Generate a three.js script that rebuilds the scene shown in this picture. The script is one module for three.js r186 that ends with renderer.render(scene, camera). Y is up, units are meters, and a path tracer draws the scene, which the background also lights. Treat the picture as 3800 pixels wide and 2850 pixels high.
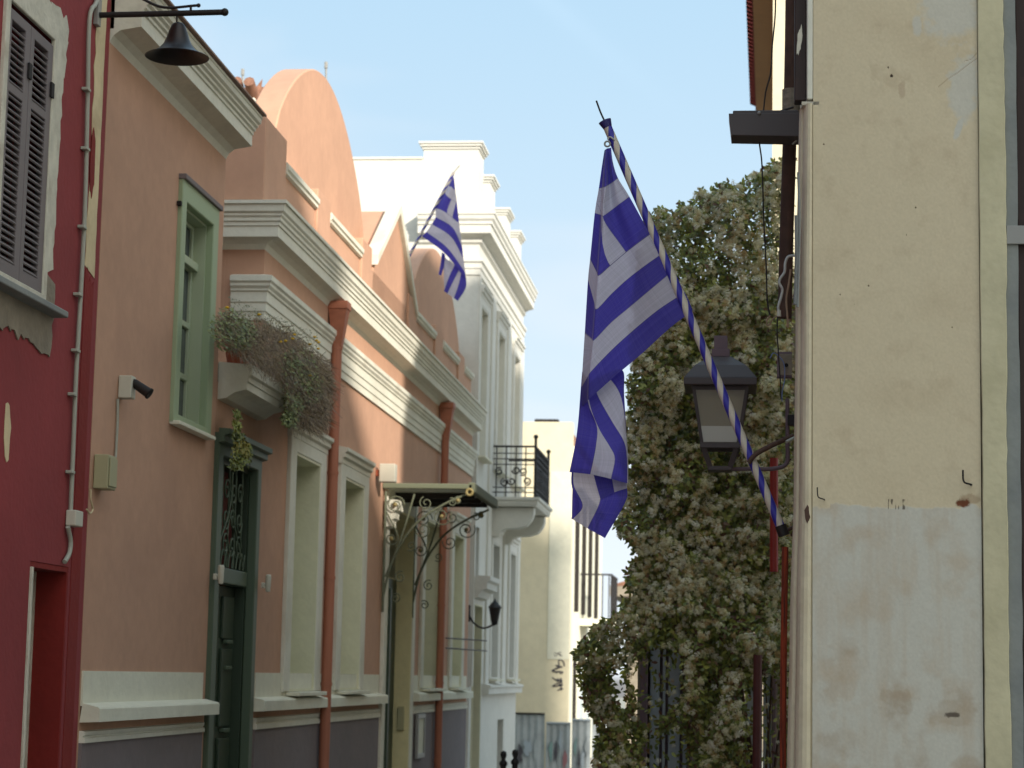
import * as THREE from 'three';
import { mergeGeometries, mergeVertices } from 'three/addons/utils/BufferGeometryUtils.js';
import { RoundedBoxGeometry } from 'three/addons/geometries/RoundedBoxGeometry.js';

// ---------------------------------------------------------------- camera, sky, sun, exposure
const scene = new THREE.Scene();
const F = 8027, EYE = new THREE.Vector3(0, 1.6, 0), DEG = Math.PI / 180;
const camera = new THREE.PerspectiveCamera(2 * Math.atan(1425 / F) / DEG, 4 / 3, 0.1, 400);
camera.rotation.order = 'YXZ';
camera.rotation.set(7.6808 * DEG, 6.2135 * DEG, 1.156 * DEG);
camera.position.copy(EYE);
camera.focus = 9.9; camera.userData.fStop = 5;
camera.updateMatrixWorld(true);

const renderer = new THREE.WebGLRenderer({ antialias: true });
renderer.toneMapping = THREE.LinearToneMapping;
renderer.toneMappingExposure = 1.55;
renderer.shadowMap.enabled = true;

const SUN = new THREE.Vector3(1.6, 1, 1.84).normalize();      // towards the sun: low, behind the viewer and to the right
const sun = new THREE.DirectionalLight(new THREE.Color(1, 0.93, 0.82), 3.9);
sun.target.position.set(0, 3, -18); sun.position.copy(SUN).multiplyScalar(60).add(sun.target.position);
sun.castShadow = true; sun.shadow.radius = 5;
Object.assign(sun.shadow.camera, { left: -30, right: 30, top: 30, bottom: -30, near: 1, far: 160 });
sun.shadow.mapSize.set(2048, 2048);
scene.add(sun, sun.target);

// ---------------------------------------------------------------- noise
function rng(seed) { let s = seed >>> 0; return () => { s = (s + 0x6d2b79f5) | 0; let t = Math.imul(s ^ (s >>> 15), 1 | s); t = (t + Math.imul(t ^ (t >>> 7), 61 | t)) ^ t; return ((t ^ (t >>> 14)) >>> 0) / 4294967296; }; }
function hash(x, y, s) { let h = Math.imul(x, 374761393) + Math.imul(y, 668265263) + Math.imul(s, 974634533); h = Math.imul(h ^ (h >>> 13), 1274126177); return ((h ^ (h >>> 16)) >>> 0) / 4294967296; }
function vnoise(x, y, period, s) {
  const xi = Math.floor(x), yi = Math.floor(y), fx = x - xi, fy = y - yi, u = fx * fx * (3 - 2 * fx), v = fy * fy * (3 - 2 * fy);
  const m = (a) => ((a % period) + period) % period;
  const a = hash(m(xi), m(yi), s), b = hash(m(xi + 1), m(yi), s), c = hash(m(xi), m(yi + 1), s), d = hash(m(xi + 1), m(yi + 1), s);
  return a + (b - a) * u + (c - a) * v + (a - b - c + d) * u * v;
}
function fbm(x, y, period, s, oct = 4) { let f = 0, a = 0.5, n = 0; for (let i = 0; i < oct; i++) { f += a * vnoise(x, y, period, s + i * 17); n += a; x *= 2; y *= 2; period *= 2; a *= 0.5; } return f / n; }

// ---------------------------------------------------------------- sky (one computed sky; brighter and paler low down and towards the sun)
{
  const trailDir = (x, y) => new THREE.Vector3((x - 1900) / F, -(y - 1425) / F, -1).applyQuaternion(camera.quaternion).normalize(), trailN = trailDir(2000, 0).cross(trailDir(2260, 225)).normalize();   // an old vapour trail
  const W = 2048, H = 1024, data = new Float32Array(W * H * 4);
  const zen = [0.28, 0.45, 0.6], hor = [0.63, 0.68, 0.71];
  for (let j = 0; j < H; j++) for (let i = 0; i < W; i++) {
    const phi = (i / W - 0.5) * 2 * Math.PI, el = (j / H - 0.5) * Math.PI;
    const dx = Math.cos(el) * Math.cos(phi), dz = Math.cos(el) * Math.sin(phi), dy = Math.sin(el);
    const k = Math.pow(Math.max(0, 1 - Math.max(0, dy) / 0.55), 2.2);
    const c = Math.max(0, dx * SUN.x + dy * SUN.y + dz * SUN.z);
    const glow = 0.5 * c * c + 0.9 * Math.pow(c, 12) + 1.6 * Math.pow(c, 60);
    let cl = fbm(phi * 5 + 3 * fbm(phi * 6, el * 9, 512, 5, 3), el * 22, 512, 3, 5);
    cl = Math.max(0, Math.min(1, (cl - 0.47) * 3.2)) * (dy > 0 ? 1 : 0) * 0.55;
    const o = (j * W + i) * 4, tn = dx * trailN.x + dy * trailN.y + dz * trailN.z, trail = dz < 0 && dx < 0.15 && dx > -0.4 ? Math.exp(-(tn * tn) / 0.000018) * Math.max(0, Math.min(1, (dy - 0.25) * 12)) : 0;
    for (let q = 0; q < 3; q++) {
      let v = zen[q] + (hor[q] - zen[q]) * k;
      v += glow * [1, 0.86, 0.66][q];
      v += cl * ([0.62, 0.63, 0.66][q] * (1 + glow) - v) * 0.6 + trail * 0.03;
      data[o + q] = dy < -0.02 ? 0.22 : v;
    }
    data[o + 3] = 1;
  }
  const t = new THREE.DataTexture(data, W, H, THREE.RGBAFormat, THREE.FloatType);
  t.mapping = THREE.EquirectangularReflectionMapping; t.magFilter = THREE.LinearFilter; t.needsUpdate = true;
  scene.background = t; scene.environment = t; scene.environmentIntensity = 1;
}

// ---------------------------------------------------------------- from photograph pixels (3800 x 2850) to places
const rayOf = (x, y) => new THREE.Vector3((x - 1900) / F, -(y - 1425) / F, -1).applyQuaternion(camera.quaternion);
const onX = (x, y, X) => { const d = rayOf(x, y); return d.multiplyScalar(X / d.x).add(EYE); };
const onD = (x, y, D) => { const d = rayOf(x, y); return d.multiplyScalar(-D / d.z).add(EYE); };
const dOf = (x, y, X = -3.6) => -onX(x, y, X).z;

// ---------------------------------------------------------------- building helpers
const used = new Map();
const numbered = (n) => { const k = used.get(n) || 0; used.set(n, k + 1); return k ? n + '_' + String(k).padStart(3, '0') : n; };
function thing(name, label, category, base, group) {
  const g = new THREE.Group(); g.name = numbered(name); g.position.set(base[0], base[1], base[2]);
  g.userData = { label, category }; if (group) g.userData.group = group;
  scene.add(g); return g;
}
function part(name, geo, mat, parent, opt = {}) {            // geometry in world coordinates
  const m = new THREE.Mesh(geo, mat); m.name = name; m.castShadow = m.receiveShadow = true;
  if (parent.isGroup) m.position.copy(parent.position).negate();
  parent.add(m);
  if (opt.kind) m.userData.kind = opt.kind; if (opt.label) m.userData.label = opt.label;
  return m;
}
function whole(name, label, category, geo, mat, group) {       // a thing that is one mesh
  geo.computeBoundingBox(); const b = geo.boundingBox, c = [(b.min.x + b.max.x) / 2, b.min.y, (b.min.z + b.max.z) / 2];
  geo.translate(-c[0], -c[1], -c[2]);
  const m = new THREE.Mesh(geo, mat); m.name = numbered(name); m.position.set(...c); m.castShadow = m.receiveShadow = true;
  m.userData = { label, category }; if (group) m.userData.group = group; scene.add(m); return m;
}
function structure(name, geo, mat) { const m = new THREE.Mesh(geo, mat); m.name = name; m.userData.kind = 'structure'; m.castShadow = m.receiveShadow = true; scene.add(m); return m; }
function uvm(g0) {                                              // uv in metres, by the way each face points
  const g = g0.index ? g0.toNonIndexed() : g0;
  const p = g.attributes.position, uv = new Float32Array(p.count * 2), a = new THREE.Vector3(), b = new THREE.Vector3(), c = new THREE.Vector3(), n = new THREE.Vector3();
  for (let i = 0; i < p.count; i += 3) {
    a.fromBufferAttribute(p, i); b.fromBufferAttribute(p, i + 1); c.fromBufferAttribute(p, i + 2);
    n.subVectors(b, a).cross(c.clone().sub(a)); const ax = Math.abs(n.x), ay = Math.abs(n.y), az = Math.abs(n.z);
    [a, b, c].forEach((q, k) => {
      const [u, v] = ax >= ay && ax >= az ? [-q.z + 0.37, q.y] : az >= ay ? [q.x, q.y] : [q.x, -q.z];
      uv[(i + k) * 2] = u; uv[(i + k) * 2 + 1] = v;
    });
  }
  g.setAttribute('uv', new THREE.BufferAttribute(uv, 2));
  return g;
}
const box = (x0, x1, y0, y1, d0, d1) => { const g = new THREE.BoxGeometry(Math.abs(x1 - x0), Math.abs(y1 - y0), Math.abs(d1 - d0)); g.translate((x0 + x1) / 2, (y0 + y1) / 2, -(d0 + d1) / 2); return uvm(g); };
const rbox = (x0, x1, y0, y1, d0, d1, r = 0.004) => { const w = Math.abs(x1 - x0), h = Math.abs(y1 - y0), d = Math.abs(d1 - d0); const g = new RoundedBoxGeometry(w, h, d, 2, Math.min(r, w * 0.45, h * 0.45, d * 0.45)); g.translate((x0 + x1) / 2, (y0 + y1) / 2, -(d0 + d1) / 2); const n = g.attributes.normal; const out = uvm(g); if (n.count === out.attributes.position.count) out.setAttribute('normal', n); return out; };
const merge = (l) => mergeGeometries(l.map((g) => { const q = g.index ? g.toNonIndexed() : g.clone(); for (const k of Object.keys(q.attributes)) if (!['position', 'normal', 'uv'].includes(k)) q.deleteAttribute(k); if (!q.attributes.uv) q.setAttribute('uv', new THREE.BufferAttribute(new Float32Array(q.attributes.position.count * 2), 2)); return q; }));
const rect = (d0, d1, h0, h1) => [[d0, h0], [d1, h0], [d1, h1], [d0, h1]];
function shapeOf(poly, holes = []) {
  const s = new THREE.Shape(poly.map((p) => new THREE.Vector2(p[0], p[1])));
  for (const h of holes) s.holes.push(new THREE.Path(h.map((p) => new THREE.Vector2(p[0], p[1]))));
  return s;
}
const BASIS_X = new THREE.Matrix4().makeBasis(new THREE.Vector3(0, 0, -1), new THREE.Vector3(0, 1, 0), new THREE.Vector3(1, 0, 0));
function wallX(poly, holes, X, thick, bevel = 0) {              // a sheet in the (depth, height) plane whose face lies at X, facing +X
  const g = new THREE.ExtrudeGeometry(shapeOf(poly, holes), { depth: thick - bevel, bevelEnabled: bevel > 0, bevelSize: bevel, bevelThickness: bevel, bevelSegments: 1, bevelOffset: -bevel, curveSegments: 16 });
  g.applyMatrix4(BASIS_X); g.translate(X - thick, 0, 0); return uvm(g);
}
function wallD(poly, holes, D, thick, bevel = 0) {              // a sheet in the (x, height) plane whose face lies at depth D, facing the viewer
  const g = new THREE.ExtrudeGeometry(shapeOf(poly, holes), { depth: thick - bevel, bevelEnabled: bevel > 0, bevelSize: bevel, bevelThickness: bevel, bevelSegments: 1, bevelOffset: -bevel, curveSegments: 16 });
  g.translate(0, 0, -D - thick); return uvm(g);
}
function sweep(profile, path, capped = true) {                  // profile [[out, height]...] swept along path [[x, depth]...]; out is to the right-hand side seen from above (towards the street)
  const n = path.length, dirs = [], off = [];
  for (let i = 0; i < n - 1; i++) { const dx = path[i + 1][0] - path[i][0], dz = -(path[i + 1][1] - path[i][1]); const l = Math.hypot(dx, dz); dirs.push([dx / l, dz / l]); }
  for (let i = 0; i < n; i++) {
    const a = dirs[Math.max(0, i - 1)], b = dirs[Math.min(n - 2, i)];
    const na = [-a[1], a[0]], nb = [-b[1], b[0]]; let m = [na[0] + nb[0], na[1] + nb[1]]; const l = Math.hypot(...m); m = [m[0] / l, m[1] / l];
    const k = 1 / (m[0] * na[0] + m[1] * na[1]); off.push([m[0] * k, m[1] * k]);
  }
  const P = (i, j) => [path[i][0] + off[i][0] * profile[j][0], profile[j][1], -path[i][1] + off[i][1] * profile[j][0]];
  const v = [];
  for (let i = 0; i < n - 1; i++) for (let j = 0; j < profile.length - 1; j++) {
    const a = P(i, j), b = P(i + 1, j), c = P(i + 1, j + 1), d = P(i, j + 1);
    v.push(...a, ...b, ...c, ...a, ...c, ...d);
  }
  if (capped) for (const [i, flip] of [[0, 0], [n - 1, 1]]) {
    const pts = profile.map((p) => new THREE.Vector2(p[0], p[1]));
    for (const t of THREE.ShapeUtils.triangulateShape(pts, [])) { const q = flip ? t : [t[0], t[2], t[1]]; for (const j of q) v.push(...P(i, j)); }
  }
  const g = new THREE.BufferGeometry(); g.setAttribute('position', new THREE.Float32BufferAttribute(v, 3));
  const u = uvm(g); u.computeVertexNormals(); return u;
}
const vec = (p) => new THREE.Vector3(p[0], p[1], p[2]);
function tube(points, r, seg = 0, rad = 8, closed = false) {
  const pts = points.map((p) => (p.isVector3 ? p : vec(p)));
  const curve = pts.length === 2 ? new THREE.LineCurve3(pts[0], pts[1]) : new THREE.CatmullRomCurve3(pts, closed);
  const g = new THREE.TubeGeometry(curve, seg || (pts.length === 2 ? 1 : pts.length * 6), r, rad, closed).toNonIndexed();
  if (closed) return g;
  const caps = [g];
  for (const [t, s] of [[0, -1], [1, 1]]) { const c = new THREE.CircleGeometry(r, rad).toNonIndexed(); const d = curve.getTangentAt(t).multiplyScalar(s); c.applyQuaternion(new THREE.Quaternion().setFromUnitVectors(new THREE.Vector3(0, 0, 1), d)); const p = curve.getPointAt(t); c.translate(p.x, p.y, p.z); caps.push(c); }
  return merge(caps);
}
const bar = (a, b, w) => { a = a.isVector3 ? a : vec(a); b = b.isVector3 ? b : vec(b); const l = a.distanceTo(b); const g = new THREE.BoxGeometry(w, l, w); g.applyQuaternion(new THREE.Quaternion().setFromUnitVectors(new THREE.Vector3(0, 1, 0), b.clone().sub(a).normalize())); g.translate((a.x + b.x) / 2, (a.y + b.y) / 2, (a.z + b.z) / 2); return g.toNonIndexed(); };
const lathe = (pts, seg = 24) => new THREE.LatheGeometry(pts.map((p) => new THREE.Vector2(p[0], p[1])), seg);
function spiral(c, r0, r1, turns, a0, ux, uy, n = 22) {          // points of a scroll in the plane of ux, uy
  const out = []; for (let i = 0; i <= n; i++) { const t = i / n, a = a0 + turns * 2 * Math.PI * t, r = r0 + (r1 - r0) * t; out.push(vec(c).addScaledVector(ux, Math.cos(a) * r).addScaledVector(uy, Math.sin(a) * r)); } return out;
}

// ---------------------------------------------------------------- materials
const srgb = (v) => { const c = Math.max(0, Math.min(1, v)); return c <= 0.0031308 ? 12.92 * c : 1.055 * Math.pow(c, 1 / 2.4) - 0.055; };
const lin = (hex) => { const c = new THREE.Color(hex); return [c.r, c.g, c.b]; };
function texture(size, fn, metres, colour = true) {
  const d = new Uint8Array(size * size * 4);
  for (let j = 0; j < size; j++) for (let i = 0; i < size; i++) { const c = fn(i / size, j / size); const o = (j * size + i) * 4; for (let q = 0; q < 3; q++) d[o + q] = Math.round(255 * (colour ? srgb(c[q]) : Math.max(0, Math.min(1, c[q])))); d[o + 3] = 255; }
  const t = new THREE.DataTexture(d, size, size, THREE.RGBAFormat); t.wrapS = t.wrapT = THREE.RepeatWrapping; t.magFilter = THREE.LinearFilter; t.minFilter = THREE.LinearMipmapLinearFilter; t.generateMipmaps = true;
  if (colour) t.colorSpace = THREE.SRGBColorSpace; t.repeat.set(1 / metres, 1 / metres); t.needsUpdate = true; return t;
}
const plasterBump = texture(512, (u, v) => { const n = 0.55 * fbm(u * 6, v * 6, 6, 71, 4) + 0.45 * fbm(u * 60, v * 60, 60, 72, 3); return [n, n, n]; }, 1.5, false);
const FIELD = [[4, 5, 3], [40, 3, 34]].map(([fu, oct, seed]) => { const a = new Float32Array(512 * 512); for (let j = 0; j < 512; j++) for (let i = 0; i < 512; i++) a[j * 512 + i] = fbm(i / 512 * fu, j / 512 * fu, fu, seed, oct); return a; });
function plaster(hex, { vary = 0.1, stain = 0, stainHex = '#6b5a46', seed = 1, metres = 2.6, rough = 0.93, bump = 0.004, grain = 0.06 } = {}) {
  const c = lin(hex), s = lin(stainHex), oi = (seed * 137) % 512, oj = (seed * 211) % 512;
  const map = texture(512, (u, v) => {
    const i = (Math.round(u * 512) + oi) & 511, j = (Math.round(v * 512) + oj) & 511, k0 = j * 512 + i, k1 = ((j + 97) & 511) * 512 + ((i + 211) & 511);
    const k = 1 + vary * (FIELD[0][k0] - 0.5) * 2.4 + grain * (FIELD[1][k0] - 0.5) * 2, m = Math.min(1, stain * Math.max(0, FIELD[0][k1] - 0.52) * 3.4);
    return c.map((x, q) => x * k * (1 - m) + s[q] * m);
  }, metres);
  return new THREE.MeshStandardMaterial({ map, roughness: rough, bumpMap: plasterBump, bumpScale: bump });
}
const paint = (hex, roughness = 0.55, metalness = 0) => new THREE.MeshStandardMaterial({ color: hex, roughness, metalness });
const M = {
  salmon: plaster('#bf947a', { vary: 0.09, stain: 0.3, stainHex: '#a37c68', seed: 3, bump: 0.0015 }),
  red: plaster('#8b3536', { vary: 0.13, stain: 0.28, stainHex: '#6e1c22', seed: 8 }),
  redFresh: plaster('#7e2019', { vary: 0.12, seed: 9, metres: 1.3 }),
  cream: plaster('#d8c49c', { vary: 0.12, stain: 0.5, stainHex: '#8d6f50', seed: 12, metres: 1.1 }),
  trim: plaster('#dad6c6', { vary: 0.09, stain: 0.4, stainHex: '#a79c84', seed: 15, metres: 1.9 }),
  trimPale: plaster('#dcd8c4', { vary: 0.05, stain: 0.08, stainHex: '#b5ad95', seed: 16 }),
  reveal: plaster('#d9d4b8', { vary: 0.05, seed: 18 }),
  plinth: plaster('#7d7272', { vary: 0.08, stain: 0.15, stainHex: '#55504e', seed: 21 }),
  white: plaster('#d2cfc6', { vary: 0.05, stain: 0.12, stainHex: '#b9b4a4', seed: 24 }),
  yellowWall: plaster('#d8cdb0', { vary: 0.07, stain: 0.2, stainHex: '#b79e6c', seed: 27, metres: 4 }),
  beige: plaster('#cbbda4', { vary: 0.08, stain: 0.22, stainHex: '#a88d68', seed: 33, metres: 1.4, bump: 0.003 }),
  beigeTrim: plaster('#cabda2', { vary: 0.1, stain: 0.3, stainHex: '#9d8660', seed: 35, metres: 0.9 }),
  greenish: plaster('#c4bb9a', { vary: 0.12, stain: 0.35, stainHex: '#98906a', seed: 37, metres: 1.0 }),
  greyBlue: plaster('#858783', { vary: 0.12, stain: 0.3, stainHex: '#5a5f66', seed: 39, metres: 0.8 }),
  whitewash: plaster('#bdbab2', { vary: 0.08, stain: 0.55, stainHex: '#a89274', seed: 41, metres: 1.2, bump: 0.003 }),
  rawPlaster: plaster('#8d8271', { vary: 0.25, stain: 0.4, stainHex: '#6a5c4d', seed: 44, metres: 0.6, bump: 0.01 }),
  flake: plaster('#c9c3b2', { vary: 0.2, stain: 0.5, stainHex: '#95836c', seed: 46, metres: 0.5, bump: 0.006 }),
  asphalt: plaster('#4b4947', { vary: 0.15, seed: 50, grain: 0.2 }),
  paving: plaster('#a09a8c', { vary: 0.15, stain: 0.2, seed: 52, grain: 0.12 }),
  mauve: paint('#6c6263', 0.62), slat: paint('#716868', 0.6), dark: paint('#1b1513', 0.8), interior: paint('#120e0d', 0.9),
  sage: paint('#9aa886', 0.6), sageLight: paint('#aeb79a', 0.6), doorGreen: paint('#2c3b2a', 0.5), doorIron: paint('#4d5b48', 0.55), doorRed: paint('#5a1f18', 0.7),
  canopyGlass: new THREE.MeshPhysicalMaterial({ color: '#b4b5a4', roughness: 0.7, transmission: 0.6, thickness: 0 }),
  glass: new THREE.MeshPhysicalMaterial({ color: '#cbc4ae', roughness: 0.35, metalness: 0, transmission: 0.6, thickness: 0 }),
  pane: new THREE.MeshStandardMaterial({ color: '#3d444a', roughness: 0.12 }),
  pipe: plaster('#ab6a50', { vary: 0.16, stain: 0.4, stainHex: '#7c4a3a', seed: 70, metres: 0.7, rough: 0.7, bump: 0.001 }), redPipe: paint('#8e241b', 0.5), rustPipe: new THREE.MeshStandardMaterial({ map: texture(128, (u, v) => { const n = fbm(u * 4, v * 8, 4, 90, 4); const a = lin('#9a3d1e'), b = lin('#4a1f14'); return a.map((x, q) => x + (b[q] - x) * Math.max(0, Math.min(1, (n - 0.35) * 2.4))); }, 0.5), roughness: 0.85 }),
  conduit: paint('#a6a698', 0.6), boxPlastic: paint('#c4bfae', 0.55), meter: paint('#a8a27e', 0.6), bronze: new THREE.MeshStandardMaterial({ color: '#3a3432', roughness: 0.42, metalness: 0.75 }),
  iron: new THREE.MeshStandardMaterial({ color: '#2b2624', roughness: 0.6, metalness: 0.4 }), patina: paint('#676b56', 0.8), patinaGold: paint('#8f8052', 0.6), blackIron: paint('#1d191b', 0.6),
  wood: new THREE.MeshStandardMaterial({ map: texture(256, (u, v) => { const n = fbm(u * 30, v * 2, 30, 95, 4); const a = lin('#5b3f31'), b = lin('#37261e'); return a.map((x, q) => x + (b[q] - x) * n); }, 0.6), roughness: 0.8 }),
  darkWood: new THREE.MeshStandardMaterial({ map: texture(256, (u, v) => { const n = fbm(u * 24, v * 2, 24, 96, 4); const a = lin('#3d2823'), b = lin('#1e1310'); return a.map((x, q) => x + (b[q] - x) * n); }, 0.6), roughness: 0.75 }),
  tile: plaster('#8c6450', { vary: 0.3, stain: 0.5, stainHex: '#6d4a3a', seed: 60, metres: 0.8 }), redTile: paint('#6e2a26', 0.8), soffit: plaster('#8d6b4b', { vary: 0.12, seed: 62 }),
  zinc: paint('#8f8d88', 0.5), lampBody: paint('#4a4140', 0.55), cable: paint('#241e1e', 0.7), whiteCable: paint('#b9b9b2', 0.6), tanCable: paint('#957a62', 0.7), blueWire: paint('#6e7fa8', 0.6),
  fence: plaster('#a0a6a8', { vary: 0.2, stain: 0.5, stainHex: '#5f6a78', seed: 66, metres: 1.1 }), graffitiTeal: paint('#7d9a98', 0.7), graffitiRed: paint('#98696c', 0.7), graffitiBlack: paint('#4c4a50', 0.8),
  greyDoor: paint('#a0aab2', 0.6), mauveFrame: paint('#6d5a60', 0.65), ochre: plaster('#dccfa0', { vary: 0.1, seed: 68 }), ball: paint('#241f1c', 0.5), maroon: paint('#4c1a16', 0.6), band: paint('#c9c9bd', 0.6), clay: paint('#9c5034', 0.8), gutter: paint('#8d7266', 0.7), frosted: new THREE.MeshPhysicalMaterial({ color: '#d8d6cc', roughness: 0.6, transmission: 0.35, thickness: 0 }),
};

// ================================================================ ground
{
  const g = new THREE.PlaneGeometry(260, 260).rotateX(-Math.PI / 2); g.translate(0, -0.12, -60); structure('ground', uvm(g), M.paving);
  const r = new THREE.PlaneGeometry(2.4, 90).rotateX(-Math.PI / 2); r.translate(-1.3, -0.115, -30); structure('road', uvm(r), M.asphalt);
  structure('pavement', box(-3.6, -2.5, -0.11, 0.01, -15, 60), M.paving);
  structure('kerb', box(-2.5, -2.38, -0.11, 0.015, -15, 60), M.trim);
}

const LX = -3.6;
// a window cut into a wall that faces the street: surround, lining of the deep reveal, closed shutters at its back, sill
function windowX(owner, d0, d1, h0, h1, o = {}) {
  const X = o.X ?? LX, s = o.surround ?? 0.22, deep = o.deep ?? 0.27, mt = o.trim || M.trim, ml = o.lining || M.reveal;
  const w = part('window', wallX([[d0 - s, h0], [d0, h0], [d0, h1], [d1, h1], [d1, h0], [d1 + s, h0], [d1 + s, h1 + (o.head ?? 0.16)], [d0 - s, h1 + (o.head ?? 0.16)]], [], X + 0.035, 0.033, 0.006), mt, owner);
  part('reveal', wallX(rect(d0 + 0.001, d1 - 0.001, h0 + 0.001, h1 - 0.001), [rect(d0 + 0.02, d1 - 0.02, h0 + 0.02, h1 - 0.02)], X + 0.028, deep), ml, w);
  if (o.cap !== false) part('head_moulding', sweep([[0, h1 + 0.10], [0.05, h1 + 0.11], [0.05, h1 + 0.15], [0.075, h1 + 0.165], [0.075, h1 + 0.2], [0.1, h1 + 0.215], [0.1, h1 + 0.245], [0, h1 + 0.26]], [[X - 0.01, d0 - s - 0.02], [X - 0.01, d1 + s + 0.02]].map((p) => p)), mt, w);
  const n = 2, wd = (d1 - d0 - 0.044) / n;
  for (let i = 0; i < n; i++) part('shutter', rbox(X - deep + 0.03, X - deep + 0.07, h0 + 0.03, h1 - 0.03, d0 + 0.022 + i * wd + 0.004, d0 + 0.022 + (i + 1) * wd - 0.004, 0.004), o.shutter || M.sageLight, w);
  if (o.sill !== false) part('sill', rbox(X - 0.05, X + 0.13, h0 - 0.035, h0 - 0.003, d0 - 0.06, d1 + 0.06, 0.006), M.trimPale, w);
  return w;
}

// ================================================================ red house (nearest on the street side of the terracotta house)
{
  const H = thing('red_house', 'dark red plastered house with peeling paint and louvred mauve shutters', 'house', [LX, 0, -11]);
  const win = rect(9.9, 10.62, 3.47, 4.86), door = rect(10.67, 11.3, 0.02, 2.13);
  part('wall', wallX(rect(4, 11.59, 0, 7.4), [win, door], LX, 0.35), M.red, H);
  part('roof', box(-10, LX + 0.2, 7.4, 7.6, 4, 11.6), M.tile, H);
  part('end_wall', box(-10, LX - 0.36, 0, 7.39, 11.3, 11.58), M.red, H);
  // corner strip: fresher red below, cream undercoat where the paint came off
  part('corner_strip', wallX([[11.34, 0], [11.5, 0], [11.5, 3.72], [11.47, 3.69], [11.44, 3.74], [11.41, 3.70], [11.38, 3.78], [11.34, 3.76]], [], LX + 0.004, 0.003), M.redFresh, H);
  { const r = rng(5), p = []; for (let h = 3.74; h < 7.3; h += 0.09) p.push([11.505 + 0.012 * (r() - 0.5), h]); const q = []; for (let h = 7.3; h > 3.74; h -= 0.08) q.push([11.335 + 0.03 * (r() - 0.5), h]);
    part('peeled_strip', wallX([...p, ...q], [], LX + 0.004, 0.003), M.cream, H);
    const blob = []; for (let i = 0; i < 22; i++) { const a = i / 22 * 6.283; blob.push([11.37 + 0.045 * Math.cos(a) * (0.8 + 0.4 * r()), 4.36 + 0.19 * Math.sin(a) * (0.85 + 0.3 * r())]); }
    part('paint_patch', wallX(blob, [], LX + 0.007, 0.003), M.redFresh, H);
    const fl = onX(25, 1600, LX), f2 = []; for (let i = 0; i < 14; i++) { const a = i / 14 * 6.283; f2.push([-fl.z + 0.055 * Math.cos(a) * (0.7 + 0.5 * r()), fl.y + 0.14 * Math.sin(a) * (0.8 + 0.3 * r()) - 0.03 * Math.cos(a)]); }
    part('paint_chip', wallX(f2, [], LX + 0.004, 0.003), M.cream, H);
    // band of bare, crumbling plaster round the window
    const outer = [], inner = []; const rough = (a, b, n, amp, list) => { for (let i = 0; i < n; i++) { const t = i / n; list.push([a[0] + (b[0] - a[0]) * t + amp * (r() - 0.5), a[1] + (b[1] - a[1]) * t + amp * (r() - 0.5)]); } };
    rough([10.78, 3.66], [10.8, 4.5], 18, 0.03, outer); rough([10.8, 4.5], [10.85, 5.0], 12, 0.045, outer); rough([10.85, 5.0], [10.3, 5.05], 12, 0.05, outer);
    outer.push([9.9, 5.05], [9.9, 4.875], [10.635, 4.875], [10.635, 3.6]);
    part('bare_plaster', wallX(outer, [], LX + 0.006, 0.005), M.flake, H);
    const under = []; rough([9.8, 3.42], [9.8, 3.24], 3, 0.01, under); rough([9.8, 3.24], [10.45, 3.22], 16, 0.05, under); rough([10.45, 3.22], [10.8, 3.2], 8, 0.06, under); rough([10.8, 3.2], [10.83, 3.62], 8, 0.035, under); under.push([10.64, 3.62], [10.64, 3.42]);
    part('bare_plaster', wallX(under, [], LX + 0.009, 0.007), M.rawPlaster, H);
  }
  const w = part('window', wallX(rect(9.86, 10.66, 3.43, 4.92), [rect(9.92, 10.6, 3.49, 4.83)], LX + 0.02, 0.02, 0.004), M.flake, H);
  part('sill', rbox(LX - 0.03, LX + 0.09, 3.40, 3.435, 9.7, 10.82, 0.008), M.greyBlue, w);
  part('room_wall', box(LX - 0.75, LX - 0.7, 3.2, 5.1, 9.5, 11.0), M.cream, w);
  const slatG = new RoundedBoxGeometry(0.036, 0.011, 0.2, 1, 0.003); slatG.rotateZ(-0.75);
  for (const [a, b] of [[9.91, 10.245], [10.25, 10.6]]) {
    const p0 = a + 0.055, p1 = b - 0.075, X = LX + 0.012;
    const sh = part('shutter', wallX(rect(a, b, 3.48, 4.80), [rect(p0, p1, 3.555, 4.385), rect(p0, p1, 4.43, 4.745)], X, 0.034, 0.003), M.mauve, w);
    part('backing', box(X - 0.2, X - 0.19, 3.48, 4.79, a + 0.01, b - 0.01), M.mauve, sh);
    for (const [h0, n] of [[3.572, 25], [4.447, 9]]) for (let i = 0; i < n; i++) {
      const s = new THREE.Mesh(slatG, M.slat); s.name = 'slat'; s.position.set(X - 0.016, h0 + i * 0.0335, -(p0 + p1) / 2); s.scale.z = (p1 - p0) / 0.2; s.castShadow = s.receiveShadow = true; sh.add(s);
    }
    part('hinge', rbox(LX + 0.012, LX + 0.024, 4.52, 4.6, b - 0.03, b + 0.015, 0.002), M.dark, w);
  }
  const d = part('door', rbox(LX - 0.24, LX - 0.2, 0.03, 2.1, 10.71, 11.26, 0.005), M.darkWood, H);
  part('frame', wallX(rect(10.675, 11.295, 0.03, 2.125), [rect(10.72, 11.25, 0.04, 2.06)], LX - 0.17, 0.03), M.flake, d);
  part('jamb_moulding', rbox(LX - 0.02, LX + 0.012, 0.02, 2.1, 10.675, 10.70, 0.004), M.flake, d);
  part('jamb_lining', box(LX - 0.33, LX - 0.003, 0.02, 2.128, 11.285, 11.299), M.redFresh, d);
  part('jamb_lining', box(LX - 0.16, LX - 0.003, 2.10, 2.128, 10.672, 11.284), M.redFresh, d);
}
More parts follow.
